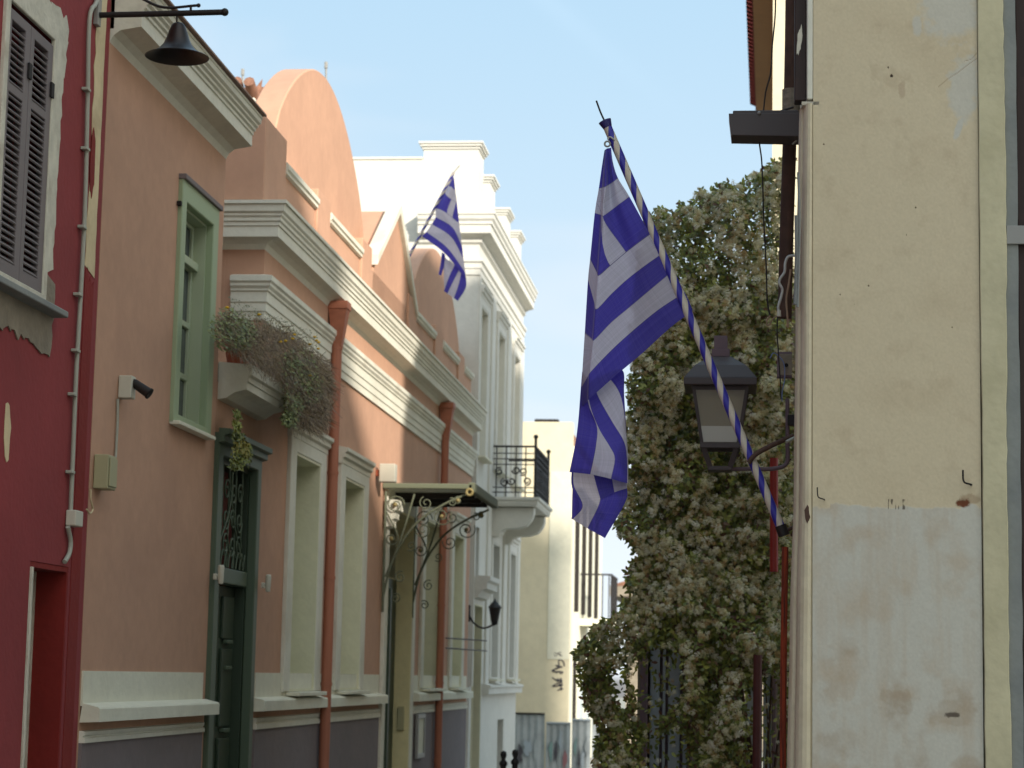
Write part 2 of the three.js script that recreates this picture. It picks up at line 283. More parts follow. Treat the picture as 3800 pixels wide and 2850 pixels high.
{ // grey conduit with clips and its box
  const g = thing('electrical_conduit', 'grey vertical conduit clipped to the red wall, ending in a box', 'conduit', [LX, 2, -11.25]);
  const x = LX + 0.02, px = [[372, -40], [355, 15], [336, 45], [325, 380], [316, 750], [300, 1080], [282, 1400], [272, 1650], [262, 1895]];
  part('pipe', tube(px.map(([a, b]) => onX(a, b, x)), 0.0125, 60, 8), M.conduit, g);
  part('junction_box', rbox(LX + 0.002, LX + 0.06, 2.345, 2.43, 11.2, 11.33, 0.008), M.boxPlastic, g);
  part('pipe', tube([[252, 1955], [262, 2010], [258, 2050], [240, 2085]].map(([a, b]) => onX(a, b, x)), 0.013, 20, 8), M.conduit, g);
  for (const [a, b] of [[323, 335], [320, 555], [308, 845], [292, 1095], [284, 1303], [272, 1465], [264, 1753]]) { const p = onX(a, b, x); part('clip', rbox(LX + 0.002, LX + 0.038, p.y - 0.008, p.y + 0.008, -p.z - 0.045, -p.z + 0.018, 0.003), M.conduit, g); }
}
{ // bell lamp on its iron arm
  const D = 11.3, g = thing('bell_lamp', 'dark metal bell shaped lamp hanging from an iron wall arm', 'lamp', [LX, 4.9, -D]);
  const P = (x, y) => onD(x, y, D);
  part('arm', tube([P(285, 58), P(560, 52), P(832, 45)], 0.0165, 8, 12), M.iron, g);
  part('arm_end', new THREE.SphereGeometry(0.022, 14, 10).translate(...P(834, 45).toArray()), M.iron, g);
  part('brace', tube([P(500, -20), P(600, 26), P(735, 20)], 0.008, 14, 8), M.iron, g);
  part('brace_end', new THREE.SphereGeometry(0.012, 10, 8).translate(...P(737, 20).toArray()), M.iron, g);
  part('brace_link', tube([P(708, 24), P(708, 42)], 0.007), M.iron, g);
  const w = P(285, 58); part('wall_plate', rbox(LX + 0.002, LX + 0.03, w.y - 0.06, w.y + 0.35, D - 0.03, D + 0.03, 0.004), M.zinc, g);
  part('hook', tube([P(657, 52), P(656, 86)], 0.005), M.iron, g);
  const top = P(655, 84), rim = P(657, 212), k = (top.y - rim.y);
  const prof = [[0.0, 0.99], [0.022, 0.985], [0.032, 0.95], [0.04, 0.88], [0.052, 0.72], [0.064, 0.52], [0.078, 0.36], [0.104, 0.2], [0.142, 0.08], [0.17, 0.02], [0.176, 0.0], [0.172, 0.0], [0.138, 0.07], [0.1, 0.185], [0.074, 0.345], [0.06, 0.5], [0.048, 0.7], [0.03, 0.9], [0, 0.94]].map(([r, h]) => [r, h * k]);
  const b = lathe(prof, 40); b.translate(rim.x, rim.y, rim.z); part('shade', b, M.bronze, g);
}

// ================================================================ terracotta house with the sage green window
{
  const H = thing('terracotta_house', 'plain salmon house with one narrow sage green window and white cornice', 'house', [LX, 0, -13]);
  const wn = rect(13.25, 14.1, 3.18, 4.66);
  part('wall', wallX(rect(11.6, 14.4, 0, 5.2), [wn], LX, 0.3), M.salmon, H);
  part('end_wall', box(-9, LX - 0.31, 0, 5.19, 14.1, 14.39), M.salmon, H);
  part('roof', box(-9, LX + 0.02, 5.2, 5.38, 11.6, 14.4), M.tile, H);
  part('cornice', sweep([[0, 5.12], [0.02, 5.16], [0.06, 5.19], [0.18, 5.21], [0.18, 5.285], [0.19, 5.29], [0.19, 5.31], [0.205, 5.318], [0.205, 5.335], [0.222, 5.345], [0.222, 5.358], [0.24, 5.37], [0.245, 5.40], [0.25, 5.402], [0.25, 5.42], [0, 5.44]], [[LX, 11.6], [LX, 14.4]]), M.trim, H);
  part('gutter_strip', rbox(LX + 0.2, LX + 0.275, 5.425, 5.44, 11.6, 14.42, 0.004), M.gutter, H);
  part('dado_panel', box(LX, LX + 0.012, 1.39, 1.58, 11.62, 14.28), M.trimPale, H);
  part('sill_band', sweep([[0, 1.3], [0.11, 1.305], [0.11, 1.375], [0.1, 1.385], [0.012, 1.405]], [[LX, 11.62], [LX, 14.36]]), M.trimPale, H);
  part('plinth_moulding', sweep([[0, 1.19], [0.035, 1.19], [0.035, 1.215], [0.022, 1.22], [0.022, 1.228], [0.03, 1.232], [0.03, 1.25], [0, 1.255]], [[LX, 11.62], [LX, 14.28]]), M.trim, H);
  part('plinth', box(LX, LX + 0.02, 0, 1.19, 11.62, 14.28), M.plinth, H);
  const w = part('window', wallX(rect(13.2, 14.16, 3.14, 4.72), [rect(13.31, 14.02, 3.2, 4.57)], LX + 0.03, 0.05, 0.006), M.sage, H);
  part('head_cap', rbox(LX - 0.01, LX + 0.05, 4.70, 4.735, 13.19, 14.18, 0.006), M.plinth, w);
  part('reveal', wallX(rect(13.3, 14.03, 3.19, 4.58), [rect(13.325, 14.005, 3.215, 4.555)], LX - 0.02, 0.16), M.sageLight, w);
  part('sill', rbox(LX, LX + 0.07, 3.125, 3.15, 13.2, 14.14, 0.005), M.trimPale, w);
  for (const [h0, h1] of [[3.23, 3.5], [3.54, 3.85], [3.89, 4.24], [4.32, 4.53]]) for (const [a, b] of [[13.36, 13.64], [13.68, 13.97]]) part('pane', box(LX - 0.125, LX - 0.12, h0, h1, a, b), M.pane, w);
  part('casement', wallX(rect(13.326, 14.004, 3.216, 4.554), [[3.23, 3.5], [3.54, 3.85], [3.89, 4.24], [4.32, 4.53]].flatMap(([h0, h1]) => [rect(13.36, 13.64, h0, h1), rect(13.68, 13.97, h0, h1)]), LX - 0.1, 0.04, 0.004), M.sageLight, w);
  part('transom_bar', rbox(LX - 0.1, LX - 0.06, 4.245, 4.3, 13.33, 14.0, 0.006), M.sageLight, w);
  part('hook', rbox(LX + 0.002, LX + 0.03, 4.52, 4.55, 13.16, 13.19, 0.004), M.dark, w);
}
{ // box with spotlight on the terracotta wall
  const a = onX(445, 1395, LX), b = onX(445, 1480, LX), d = -a.z, g = thing('wall_spotlight', 'cream box with a dark spotlight on the salmon wall', 'spotlight', [LX, b.y, -d]);
  part('housing', rbox(LX + 0.002, LX + 0.08, b.y, a.y, d - 0.03, d + 0.06, 0.006), M.boxPlastic, g);
  const s = LX + 0.1; const p = onD(488, 1415, d + 0.02), q = onD(556, 1462, d + 0.02);
  const c = lathe([[0, 0], [0.018, 0], [0.026, 0.02], [0.03, 0.12], [0.034, 0.125], [0.034, 0.135], [0.0, 0.128]], 20); c.applyQuaternion(new THREE.Quaternion().setFromUnitVectors(new THREE.Vector3(0, 1, 0), q.clone().sub(p).normalize())); c.translate(p.x, p.y, p.z); part('lamp_head', c, M.iron, g);
  part('cable', tube([[437, 1480], [436, 1560], [432, 1640], [428, 1700], [420, 1720]].map(([x, y]) => onX(x, y, LX + 0.012)), 0.008, 20, 6), M.conduit, g);
}
{ const d0 = 11.66, g = thing('meter_box', 'pale green meter box beside the edge of the red house', 'meter box', [LX, 2.58, -11.75]);
  part('housing', rbox(LX + 0.002, LX + 0.085, 2.585, 2.775, d0, d0 + 0.16, 0.006), M.meter, g);
  part('lid', rbox(LX + 0.087, LX + 0.094, 2.6, 2.76, d0 + 0.012, d0 + 0.148, 0.003), M.meter, g);
  part('cable', tube([[336, 1815], [336, 1850], [344, 1890], [334, 1905], [322, 1890]].map(([x, y]) => onX(x, y, LX + 0.03)), 0.006, 24, 6), M.cream, g); }

// ================================================================ long salmon house with pediments
const H2 = thing('neoclassical_house', 'long salmon house with white cornice, frieze and curved roof pediments', 'house', [LX, 0, -22]);
{
  const H = H2, end = 28.35;
  const wins = [[16.97, 17.98], [19.13, 20.12], [24.2, 25.35], [26.6, 27.5]], door2 = rect(21.62, 23.25, 0.02, 3.3);
  part('wall', wallX(rect(15.7, end, 0, 4.95), [...wins.map(([a, b]) => rect(a, b, 1.44, 3.34)), door2], LX, 0.3), M.salmon, H);
  part('door_bay_wall', wallX(rect(14.41, 15.699, 0, 3.56), [rect(14.5, 15.64, 0.02, 3.1)], LX, 0.3), M.salmon, H);
  part('return_wall', box(-9, LX - 0.301, 0, 4.95, 15.7, 16), M.salmon, H);
  part('roof', box(-9, LX - 0.02, 4.95, 5.09, 15.72, end), M.paving, H);
  part('cornice', sweep([[0, 4.74], [0.02, 4.78], [0.06, 4.80], [0.125, 4.815], [0.125, 4.893], [0.135, 4.898], [0.135, 4.922], [0.147, 4.932], [0.147, 4.955], [0.16, 4.97], [0.16, 4.985], [0.175, 5.0], [0.18, 5.05], [0.195, 5.055], [0.195, 5.08], [0, 5.1]], [[-9, 15.7], [LX, 15.7], [LX, end]]), M.trim, H);
  part('frieze', sweep([[0, 4.2], [0.02, 4.2], [0.02, 4.262], [0.029, 4.268], [0.029, 4.33], [0.038, 4.336], [0.038, 4.41], [0.05, 4.42], [0.05, 4.435], [0.066, 4.455], [0.066, 4.475], [0.08, 4.49], [0.08, 4.53], [0, 4.55]], [[LX - 0.24, 15.7], [LX, 15.7], [LX, end]]), M.trim, H);
  // parapet: piers, low walls with white copings
  const piers = [[15.62, 16.37, 5.75], [17.66, 18.22, 5.66], [19.82, 20.35, 5.68], [22.72, 23.28, 5.66], [24.76, 25.4, 5.66], [26.85, 27.42, 5.66]];
  const low = [[16.38, 17.65], [18.23, 19.81], [20.36, 22.71], [23.29, 24.75], [25.41, 26.84], [27.43, 28.3]];
  piers.forEach(([a, b, h], i) => part('parapet_pier', rbox(LX - (i ? 0.34 : 0.9), LX - 0.004, 5.1, h, a, b, 0.012), M.salmon, H));
  low.forEach(([a, b], i) => { part('parapet_wall', box(LX - 0.3, LX - 0.03, 5.1, 5.5, a, b), M.salmon, H); if (i !== 2) part('coping', sweep([[0, 5.48], [0.03, 5.485], [0.03, 5.51], [0.045, 5.52], [0.045, 5.56], [0.03, 5.575], [-0.28, 5.585], [-0.28, 5.49]], [[LX - 0.03, a], [LX - 0.03, b]]), M.trim, H); });
  // curved pediments set behind the parapet
  const arch = (d0, d1, base, rise, X, thick) => { const p = [[d1, 5.1], [d0, 5.1]], n = 28; for (let i = 0; i <= n; i++) { const t = i / n, s = Math.pow(Math.sin(Math.PI * t), 0.72); p.push([d0 + (d1 - d0) * t, base + rise * s]); } return wallX(p.reverse(), [], X, thick, 0.012); };
  part('curved_pediment', arch(17.02, 21.2, 6.0, 1.02, LX - 0.25, 0.23), M.salmon, H);
  part('curved_pediment', arch(24.35, 28.75, 5.85, 1.02, LX - 0.25, 0.23), M.salmon, H);
  part('triangular_pediment', wallX([[20.5, 5.1], [23.2, 5.1], [23.2, 5.55], [21.88, 6.38], [20.6, 5.62]], [], LX - 0.03, 0.75, 0.01), M.salmon, H);
  for (const [a, b] of [[[20.55, 5.66], [21.88, 6.46]], [[21.88, 6.46], [23.22, 5.58]]]) { const dd = b[0] - a[0], hh = b[1] - a[1], l = Math.hypot(dd, hh), n = [-hh / l * 0.09, -dd / l * 0.09]; part('raking_coping', wallX([a, b, [b[0] - n[0] * 0, b[1] - 0.1], [a[0], a[1] - 0.1]], [], LX + 0.02, 0.13, 0.008), M.trim, H); }
  part('roof_block', box(LX - 1.5, LX - 0.45, 5.1, 6.0, 20.9, 21.5), M.salmon, H);
  // lower band
  for (const [a, b] of [[15.85, 21.35], [23.55, 28.2]]) {
    part('dado_panel', wallX(rect(a, b, 1.4, 1.585), wins.filter(([p, q]) => p > a && q < b).map(([p, q]) => rect(p - 0.24, q + 0.24, 1.3, 1.7)).map(() => null).filter(Boolean), LX + 0.012, 0.011), M.trimPale, H);
    part('sill_band', sweep([[0, 1.3], [0.1, 1.305], [0.1, 1.378], [0.09, 1.388], [0.012, 1.405]], [[LX, a - 0.06], [LX, b + 0.05]]), M.trimPale, H);
    part('plinth_moulding', sweep([[0, 1.17], [0.035, 1.17], [0.035, 1.205], [0.022, 1.21], [0.022, 1.222], [0.03, 1.226], [0.03, 1.25], [0, 1.255]], [[LX, a], [LX, b]]), M.trim, H);
    part('plinth', box(LX, LX + 0.02, 0, 1.17, a, b), M.plinth, H);
  }
  for (const [a, b] of wins) windowX(H, a, b, 1.442, 3.34);
  // green entrance door with wrought transom
  const d = part('door_frame', wallX(rect(14.39, 15.72, 0, 3.21), [rect(14.53, 15.6, 0.03, 3.06)], LX + 0.035, 0.06, 0.008), M.doorIron, H, { label: 'grey green moulded door frame' });
  part('cornice', sweep([[0, 3.14], [0.04, 3.15], [0.04, 3.19], [0.075, 3.2], [0.075, 3.235], [0, 3.24]], [[LX + 0.03, 14.38], [LX + 0.03, 15.74]]), M.doorIron, d);
  part('jamb', wallX(rect(14.525, 15.605, 0.03, 3.065), [rect(14.56, 15.57, 0.05, 3.03)], LX - 0.03, 0.14), M.doorGreen, d);
  part('transom_rail', rbox(LX - 0.12, LX - 0.01, 2.2, 2.31, 14.565, 15.565, 0.01), M.doorIron, d);
  part('transom_pane', box(LX - 0.15, LX - 0.14, 2.32, 3.02, 14.57, 15.56), M.doorRed, d);
  for (const [a, b] of [[14.565, 15.06], [15.07, 15.565]]) {
    const lf = part('door_leaf', rbox(LX - 0.15, LX - 0.1, 0.05, 2.195, a, b, 0.006), M.doorGreen, H);
    for (const [h0, h1] of [[0.15, 0.7], [0.8, 1.12], [1.2, 1.75], [1.82, 2.12]]) part('raised_panel', rbox(LX - 0.102, LX - 0.08, h0, h1, a + 0.08, b - 0.08, 0.008), M.doorGreen, lf);
    for (const h of [1.16, 1.6, 1.785]) part('rail_boss', rbox(LX - 0.102, LX - 0.06, h, h + 0.03, a + 0.16, b - 0.16, 0.008), M.doorIron, lf);
  }
  { // scrolls of the transom
    const X = LX - 0.05, uz = new THREE.Vector3(0, 0, -1), uy = new THREE.Vector3(0, 1, 0), l = [];
    for (let i = 0; i < 5; i++) { const z = 14.66 + i * 0.2; l.push(tube([[X, 2.32, -z], [X, 3.03, -z]], 0.008, 1, 6)); }
    for (let i = 0; i < 4; i++) for (const [h, s] of [[2.48, 1], [2.66, -1], [2.86, 1]]) l.push(tube(spiral([X + 0.01, h, -(14.76 + i * 0.2)], 0.085, 0.02, 1.4 * s, i % 2 ? 0 : 3.1, uz, uy, 16), 0.0075, 22, 5));
    for (let i = 0; i < 9; i++) l.push(tube([[X + 0.012, 2.32, -(14.6 + i * 0.115)], [X + 0.012, 2.4, -(14.63 + i * 0.115)], [X + 0.012, 2.44, -(14.66 + i * 0.115)], [X + 0.012, 2.4, -(14.69 + i * 0.115)]], 0.007, 12, 5));
    l.push(tube([[X + 0.012, 2.34, -14.6], [X + 0.012, 2.75, -15.05], [X + 0.012, 3.0, -15.1]], 0.009, 14, 6), tube([[X + 0.012, 2.34, -15.5], [X + 0.012, 2.75, -15.12], [X + 0.012, 3.0, -15.08]], 0.009, 14, 6));
    part('transom_grille', merge(l), M.doorIron, d);
  }
  // ledge over the door
  part('ledge', sweep([[0, 3.44], [0.06, 3.45], [0.12, 3.49], [0.2, 3.51], [0.2, 3.56], [0.212, 3.565], [0.212, 3.6], [0.235, 3.61], [0.235, 3.68], [0, 3.70]], [[LX - 0.3, 14.42], [LX, 14.42], [LX, 15.66]].slice(1)), M.trim, H);
  part('terrace_floor', box(-9, LX - 0.002, 3.57, 3.69, 14.41, 15.69), M.paving, H);
  // second doorway under the canopy
  const e = part('doorway', wallX([[21.42, 0], [21.6, 0], [21.6, 3.28], [23.27, 3.28], [23.27, 0], [23.46, 0], [23.46, 3.5], [21.42, 3.5]], [], LX + 0.04, 0.038, 0.006), M.trim, H);
  part('capital', sweep([[0, 3.05], [0.06, 3.06], [0.06, 3.12], [0.09, 3.14], [0.09, 3.2], [0.13, 3.22], [0.13, 3.32], [0, 3.33]], [[LX + 0.03, 21.36], [LX + 0.03, 21.66]]), M.trim, e);
  part('lining', wallX(rect(21.605, 23.265, 0.02, 3.29), [rect(21.63, 23.24, 0.03, 3.26)], LX + 0.03, 0.26), M.ochre, e);
  part('door_leaf', rbox(LX - 0.19, LX - 0.14, 0.03, 2.6, 21.64, 22.43, 0.006), M.doorGreen, e); part('door_leaf', rbox(LX - 0.19, LX - 0.14, 0.03, 2.6, 22.45, 23.23, 0.006), M.doorGreen, e);
  part('fanlight', box(LX - 0.17, LX - 0.16, 2.62, 3.24, 21.64, 23.23), M.pane, e);
  part('open_leaf', rbox(LX - 0.02, LX + 0.06, 0.03, 2.45, 21.64, 21.69, 0.006), M.doorGreen, e);
  part('letter_box', rbox(LX - 0.09, LX - 0.02, 1.0, 1.25, 23.2, 23.235, 0.005), M.meter, e);
  // rain pipes with hoppers
  for (const [x, y] of [[1235, 1700], [1640, 2100]]) {
    const dd = dOf(x, y, LX + 0.07), p = part('rain_pipe', tube([[LX + 0.075, 4.42, -dd], [LX + 0.075, 4.1, -dd], [LX + 0.075, 0.05, -dd]], 0.045, 14, 14), M.pipe, H);
    const hp = new THREE.CylinderGeometry(0.115, 0.05, 0.34, 4, 1).rotateY(Math.PI / 4).toNonIndexed(); hp.computeVertexNormals(); hp.translate(LX + 0.085, 4.56, -dd); part('hopper', hp, M.pipe, p);
    part('hopper_rim', rbox(LX + 0.003, LX + 0.175, 4.72, 4.79, dd - 0.09, dd + 0.09, 0.006), M.pipe, p);
    for (const h of [4.38, 3.3, 2.4, 1.5, 0.6]) part('bracket', new THREE.CylinderGeometry(0.05, 0.05, 0.025, 14).translate(LX + 0.075, h, -dd), M.pipe, p);
  }
}
for (const [x, y, l] of [[790, 2140, 'small cream wall light on the near side of the green door'], [968, 2172, 'small cream wall light past the green door']]) {
  const p = onX(x, y, LX + 0.03), g = thing('wall_light', l, 'wall light', [LX, p.y, p.z], 'pair of lights beside the green door');
  part('base', rbox(LX + 0.038, LX + 0.06, p.y - 0.02, p.y + 0.02, -p.z - 0.03, -p.z + 0.03, 0.005), M.boxPlastic, g);
  const c = lathe([[0, -0.065], [0.018, -0.06], [0.022, 0.05], [0.016, 0.065], [0, 0.065]], 16); c.translate(LX + 0.085, p.y + 0.015, p.z); part('shade', c, M.boxPlastic, g);
  part('stem', tube([[LX + 0.055, p.y, p.z], [LX + 0.085, p.y, p.z]], 0.008), M.boxPlastic, g);
}
{ const g = thing('notice_board', 'white framed notice board on the grey plinth by the rain pipe', 'board', [LX, 0.7, -23.9]); part('panel', rbox(LX + 0.022, LX + 0.05, 0.72, 1.12, 23.75, 24.2, 0.004), M.trimPale, g); part('frame', wallX(rect(23.7, 24.25, 0.68, 1.16), [rect(23.75, 24.2, 0.73, 1.11)], LX + 0.065, 0.03, 0.004), M.zinc, g); }
{ const p = onX(1412, 1755, LX + 0.05), g = thing('floodlight', 'small white floodlight above the near end of the iron canopy', 'light', [LX, p.y, p.z]); part('housing', rbox(LX + 0.04, LX + 0.2, p.y - 0.09, p.y + 0.09, -p.z - 0.03, -p.z + 0.1, 0.01), M.boxPlastic, g); part('bracket', rbox(LX + 0.002, LX + 0.045, p.y - 0.03, p.y + 0.03, -p.z, -p.z + 0.05, 0.004), M.clay, g); }

// ================================================================ iron canopy
{
  const g = thing('iron_canopy', 'wrought iron canopy with scroll brackets over the second doorway', 'canopy', [LX, 3.4, -22.5]);
  const d0 = 21.35, d1 = 23.3, xo = LX + 0.86, ux = new THREE.Vector3(1, 0, 0), uy = new THREE.Vector3(0, 1, 0);
  part('roof_sheet', (() => { const q = box(LX, xo, 3.44, 3.47, d0, d1); return q; })(), M.canopyGlass, g);
  part('front_gutter', rbox(xo, xo + 0.07, 3.40, 3.5, d0 - 0.06, d1 + 0.06, 0.015), M.patina, g);
  part('side_rail', rbox(LX, xo + 0.05, 3.43, 3.485, d0 - 0.06, d0 - 0.003, 0.012), M.patina, g);
  part('side_rail', rbox(LX, xo + 0.05, 3.43, 3.485, d1 + 0.003, d1 + 0.06, 0.012), M.patina, g);
  for (let i = 1; i < 4; i++) part('rafter', rbox(LX, xo, 3.38, 3.438, d0 + i * 0.54 - 0.02, d0 + i * 0.54 + 0.02, 0.004), M.iron, g);
  part('corner_rosette', new THREE.TorusGeometry(0.03, 0.014, 8, 16).translate(xo + 0.02, 3.4, -(d0 - 0.07)), M.patinaGold, g);
  for (const z of [d0 - 0.02, d1 - 0.02]) {
    const l = [], q = [];
    l.push(tube([[LX + 0.03, 3.4, -z], [LX + 0.03, 2.2, -z]], 0.014, 1, 8), tube([[LX + 0.03, 2.35, -z], [LX + 0.12, 2.72, -z], [LX + 0.34, 3.08, -z], [LX + 0.62, 3.28, -z], [LX + 0.84, 3.38, -z]], 0.012, 30, 8));
    l.push(tube([[LX + 0.05, 2.55, -z], [LX + 0.2, 2.95, -z], [LX + 0.32, 3.38, -z]], 0.011, 16, 6), tube([[LX + 0.04, 3.2, -z], [LX + 0.16, 2.98, -z]], 0.009, 1, 6));
    for (const [x, y, r, t, a] of [[0.13, 3.27, 0.095, 1.6, 0], [0.1, 2.93, 0.075, -1.5, 1], [0.44, 3.29, 0.07, 1.5, 2], [0.6, 3.16, 0.1, -1.6, 0.5], [0.42, 3.02, 0.08, 1.5, 3], [0.76, 3.32, 0.04, 1.5, 1], [0.7, 3.3, 0.045, -1.4, 2], [0.3, 2.86, 0.05, 1.4, 4], [0.2, 2.55, 0.06, 1.5, 1.2], [0.16, 2.34, 0.05, -1.4, 2.2]]) l.push(tube(spiral([LX + x, y, -z], r, r * 0.18, t, a, ux, uy, 20), 0.0068, 26, 6));
    for (const [x, y] of [[0.13, 3.27], [0.6, 3.16], [0.76, 3.32], [0.1, 2.93]]) q.push(new THREE.SphereGeometry(0.022, 10, 8).translate(LX + x, y, -z + 0.005));
    const b = part('bracket', merge(l), M.patina, g); part('rosettes', merge(q), M.patinaGold, b);
  }
}

// ================================================================ white house with parapet piers
{
  const X = -3.62, d0 = 28.78, d1 = 34.75, H = thing('white_house', 'tall white house with cornice, roof piers and an iron balcony', 'house', [X, 0, -31.5]);
  const top = [[28.98, 29.75], [31.1, 31.95], [33.35, 34.2]], low = [[30.95, 31.8], [33.3, 34.1]];
  part('wall', wallX(rect(d0, d1, 0, 7.5), [...top.map(([a, b]) => rect(a, b, 4.55, 6.62)), ...low.map(([a, b]) => rect(a, b, 1.55, 3.5)), rect(29.0, 29.9, 0.02, 2.55), rect(28.92, 29.5, 2.95, 3.6), rect(32.2, 33.0, 0.02, 0.95)], X, 0.35), M.white, H);
  part('end_wall', box(-9, X - 0.36, 0, 8.62, d0, d0 + 0.3), M.white, H);
  part('end_wall', box(X - 0.36, X - 0.001, 0, 7.5, d0 - 0.001 + 0.002, d0 + 0.1), M.white, H);
  part('far_wall', box(-9, X - 0.36, 0, 8.4, d1 - 0.3, d1 - 0.002), M.white, H);
  part('roof', box(-9, X - 0.01, 7.5, 7.7, d0 + 0.31, d1), M.paving, H);
  part('end_coping', box(-9, -4.43, 8.62, 8.65, d0 - 0.02, d0 + 0.32), M.trim, H);
  part('cornice', sweep([[0, 7.42], [0.04, 7.45], [0.04, 7.5], [0.1, 7.53], [0.17, 7.55], [0.17, 7.66], [0.19, 7.67], [0.19, 7.71], [0.215, 7.74], [0.22, 7.79], [0.235, 7.8], [0.235, 7.83], [0, 7.85]], [[-4.45, d0], [X, d0], [X, d1]]), M.white, H);
  part('architrave', sweep([[0, 7.0], [0.02, 7.0], [0.02, 7.08], [0.035, 7.09], [0.035, 7.16], [0.06, 7.18], [0.06, 7.22], [0, 7.23]], [[-4.0, d0], [X, d0], [X, d1]]), M.white, H);
  for (const [a, b] of [[d0 + 0.01, d0 + 0.12], [30.3, 30.7], [32.4, 32.8], [34.4, 34.74]]) part('pilaster', box(X + 0.001, X + 0.03, 1.45, 6.99, a, b), M.white, H);
  const pier = (x0, x1, a, b, h0, h1) => { const p = part('roof_pier', box(x0, x1, h0, h1 - 0.1, a, b), M.white, H); part('pier_cap', merge([box(x0 - 0.02, x1 + 0.02, h1 - 0.1, h1 - 0.065, a - 0.02, b + 0.02), box(x0 - 0.045, x1 + 0.045, h1 - 0.064, h1 - 0.03, a - 0.045, b + 0.045), box(x0 - 0.065, x1 + 0.065, h1 - 0.029, h1, a - 0.065, b + 0.065)]), M.white, p); };
  pier(-4.42, -3.66, d0 + 0.003, d0 + 0.6, 7.86, 8.86); pier(-4.2, -3.66, 30.2, 30.8, 7.86, 8.72); pier(-4.2, -3.66, 32.3, 32.9, 7.86, 8.7); pier(-4.2, -3.66, 34.0, 34.6, 7.86, 8.7);
  for (const [a, b] of [[d0 + 0.61, 30.19], [30.81, 32.29], [32.91, 33.99]]) part('parapet', box(-4.0, -3.72, 7.86, 8.2, a, b), M.white, H);
  for (const [a, b] of top) windowX(H, a, b, 4.552, 6.62, { X, surround: 0.14, deep: 0.3, trim: M.white, lining: M.white, shutter: M.trimPale });
  for (const [a, b] of low) windowX(H, a, b, 1.552, 3.5, { X, surround: 0.14, deep: 0.3, trim: M.white, lining: M.white, shutter: M.greyDoor });
  part('string_course', sweep([[0, 1.33], [0.1, 1.34], [0.1, 1.42], [0.12, 1.43], [0.12, 1.46], [0, 1.49]], [[X, 30.15], [X, d1]]), M.white, H);
  const dr = part('door', rbox(X - 0.3, X - 0.25, 0.03, 2.1, 29.02, 29.88, 0.006), M.darkWood, H); part('fanlight', box(X - 0.28, X - 0.27, 2.12, 2.53, 29.02, 29.88), M.greyDoor, dr);
  part('lining', wallX(rect(29.001, 29.899, 0.02, 2.549), [rect(29.02, 29.88, 0.03, 2.53)], X + 0.02, 0.36), M.reveal, dr);
  part('hood', sweep([[0, 2.62], [0.08, 2.64], [0.12, 2.72], [0.2, 2.75], [0.2, 2.83], [0.24, 2.86], [0.24, 2.92], [0, 2.93]], [[X, 28.85], [X, 30.05]]), M.white, dr);
  part('small_window', box(X - 0.2, X - 0.19, 2.96, 3.59, 28.92, 29.5), M.pane, H); part('basement_window', box(X - 0.2, X - 0.19, 0.03, 0.94, 32.2, 33.0), M.pane, H);
  // balcony
  const b0 = 30.66, b1 = 32.75, xo = X + 0.66, b = part('balcony_slab', sweep([[-0.66, 4.0], [0, 4.0], [0.02, 4.04], [0.02, 4.08], [0.05, 4.09], [0.05, 4.13], [-0.66, 4.131]], [[X + 0.001, b0], [xo, b0], [xo, b1], [X + 0.001, b1]].map((p) => p)), M.white, H);
  for (const z of [b0 + 0.12, b1 - 0.3]) { const s = [[0, 3.58], [0.06, 3.56], [0.12, 3.58], [0.15, 3.64], [0.22, 3.68], [0.4, 3.69], [0.52, 3.73], [0.59, 3.81], [0.62, 3.9], [0.62, 3.99], [0, 3.99]]; const g = new THREE.ExtrudeGeometry(shapeOf(s), { depth: 0.2, bevelEnabled: true, bevelSize: 0.012, bevelThickness: 0.012, bevelSegments: 2, bevelOffset: -0.012 }); g.translate(X + 0.001, 0, -z - 0.2); part('corbel', uvm(g), M.white, b); }
  const ra = [], xr = xo - 0.02, T = 4.86;
  const rail = part('railing', merge([tube([[X, T, -b0 - 0.03], [xr, T, -b0 - 0.03]], 0.016, 1, 6), tube([[xr, T, -b0 - 0.03], [xr, T, -b1 + 0.03]], 0.016, 1, 6), tube([[xr, T, -b1 + 0.03], [X, T, -b1 + 0.03]], 0.016, 1, 6)]), M.blackIron, H);
  for (const h of [4.2, 4.27, 4.6, 4.68, 4.76]) part('rail', merge([bar([X, h, -b0 - 0.03], [xr, h, -b0 - 0.03], 0.014), bar([xr, h, -b0 - 0.03], [xr, h, -b1 + 0.03], 0.014)]), M.blackIron, rail);
  for (let i = 0; i < 5; i++) part('baluster', bar([X + 0.08 + i * 0.14, 4.13, -b0 - 0.03], [X + 0.08 + i * 0.14, T, -b0 - 0.03], 0.016), M.blackIron, rail);
  for (let i = 0; i < 15; i++) part('baluster', bar([xr, 4.13, -b0 - 0.1 - i * 0.135], [xr, T, -b0 - 0.1 - i * 0.135], 0.018), M.blackIron, rail);
  const uz = new THREE.Vector3(0, 0, -1), ux = new THREE.Vector3(1, 0, 0), uy = new THREE.Vector3(0, 1, 0), sc = [];
  for (let i = 0; i < 9; i++) for (const h of [4.36, 4.5]) sc.push(tube(spiral([xr, h, -b0 - 0.15 - i * 0.22], 0.09, 0.03, 1.4, i, uz, uy, 12), 0.014, 14, 4));
  for (const [x, h] of [[0.12, 4.5], [0.3, 4.36], [0.46, 4.5], [0.2, 4.34], [0.52, 4.36], [0.36, 4.52]]) sc.push(tube(spiral([X + x, h, -b0 - 0.03], 0.06, 0.02, 1.3, x * 9, ux, uy, 12), 0.011, 14, 4));
  part('scrollwork', merge(sc), M.blackIron, rail);
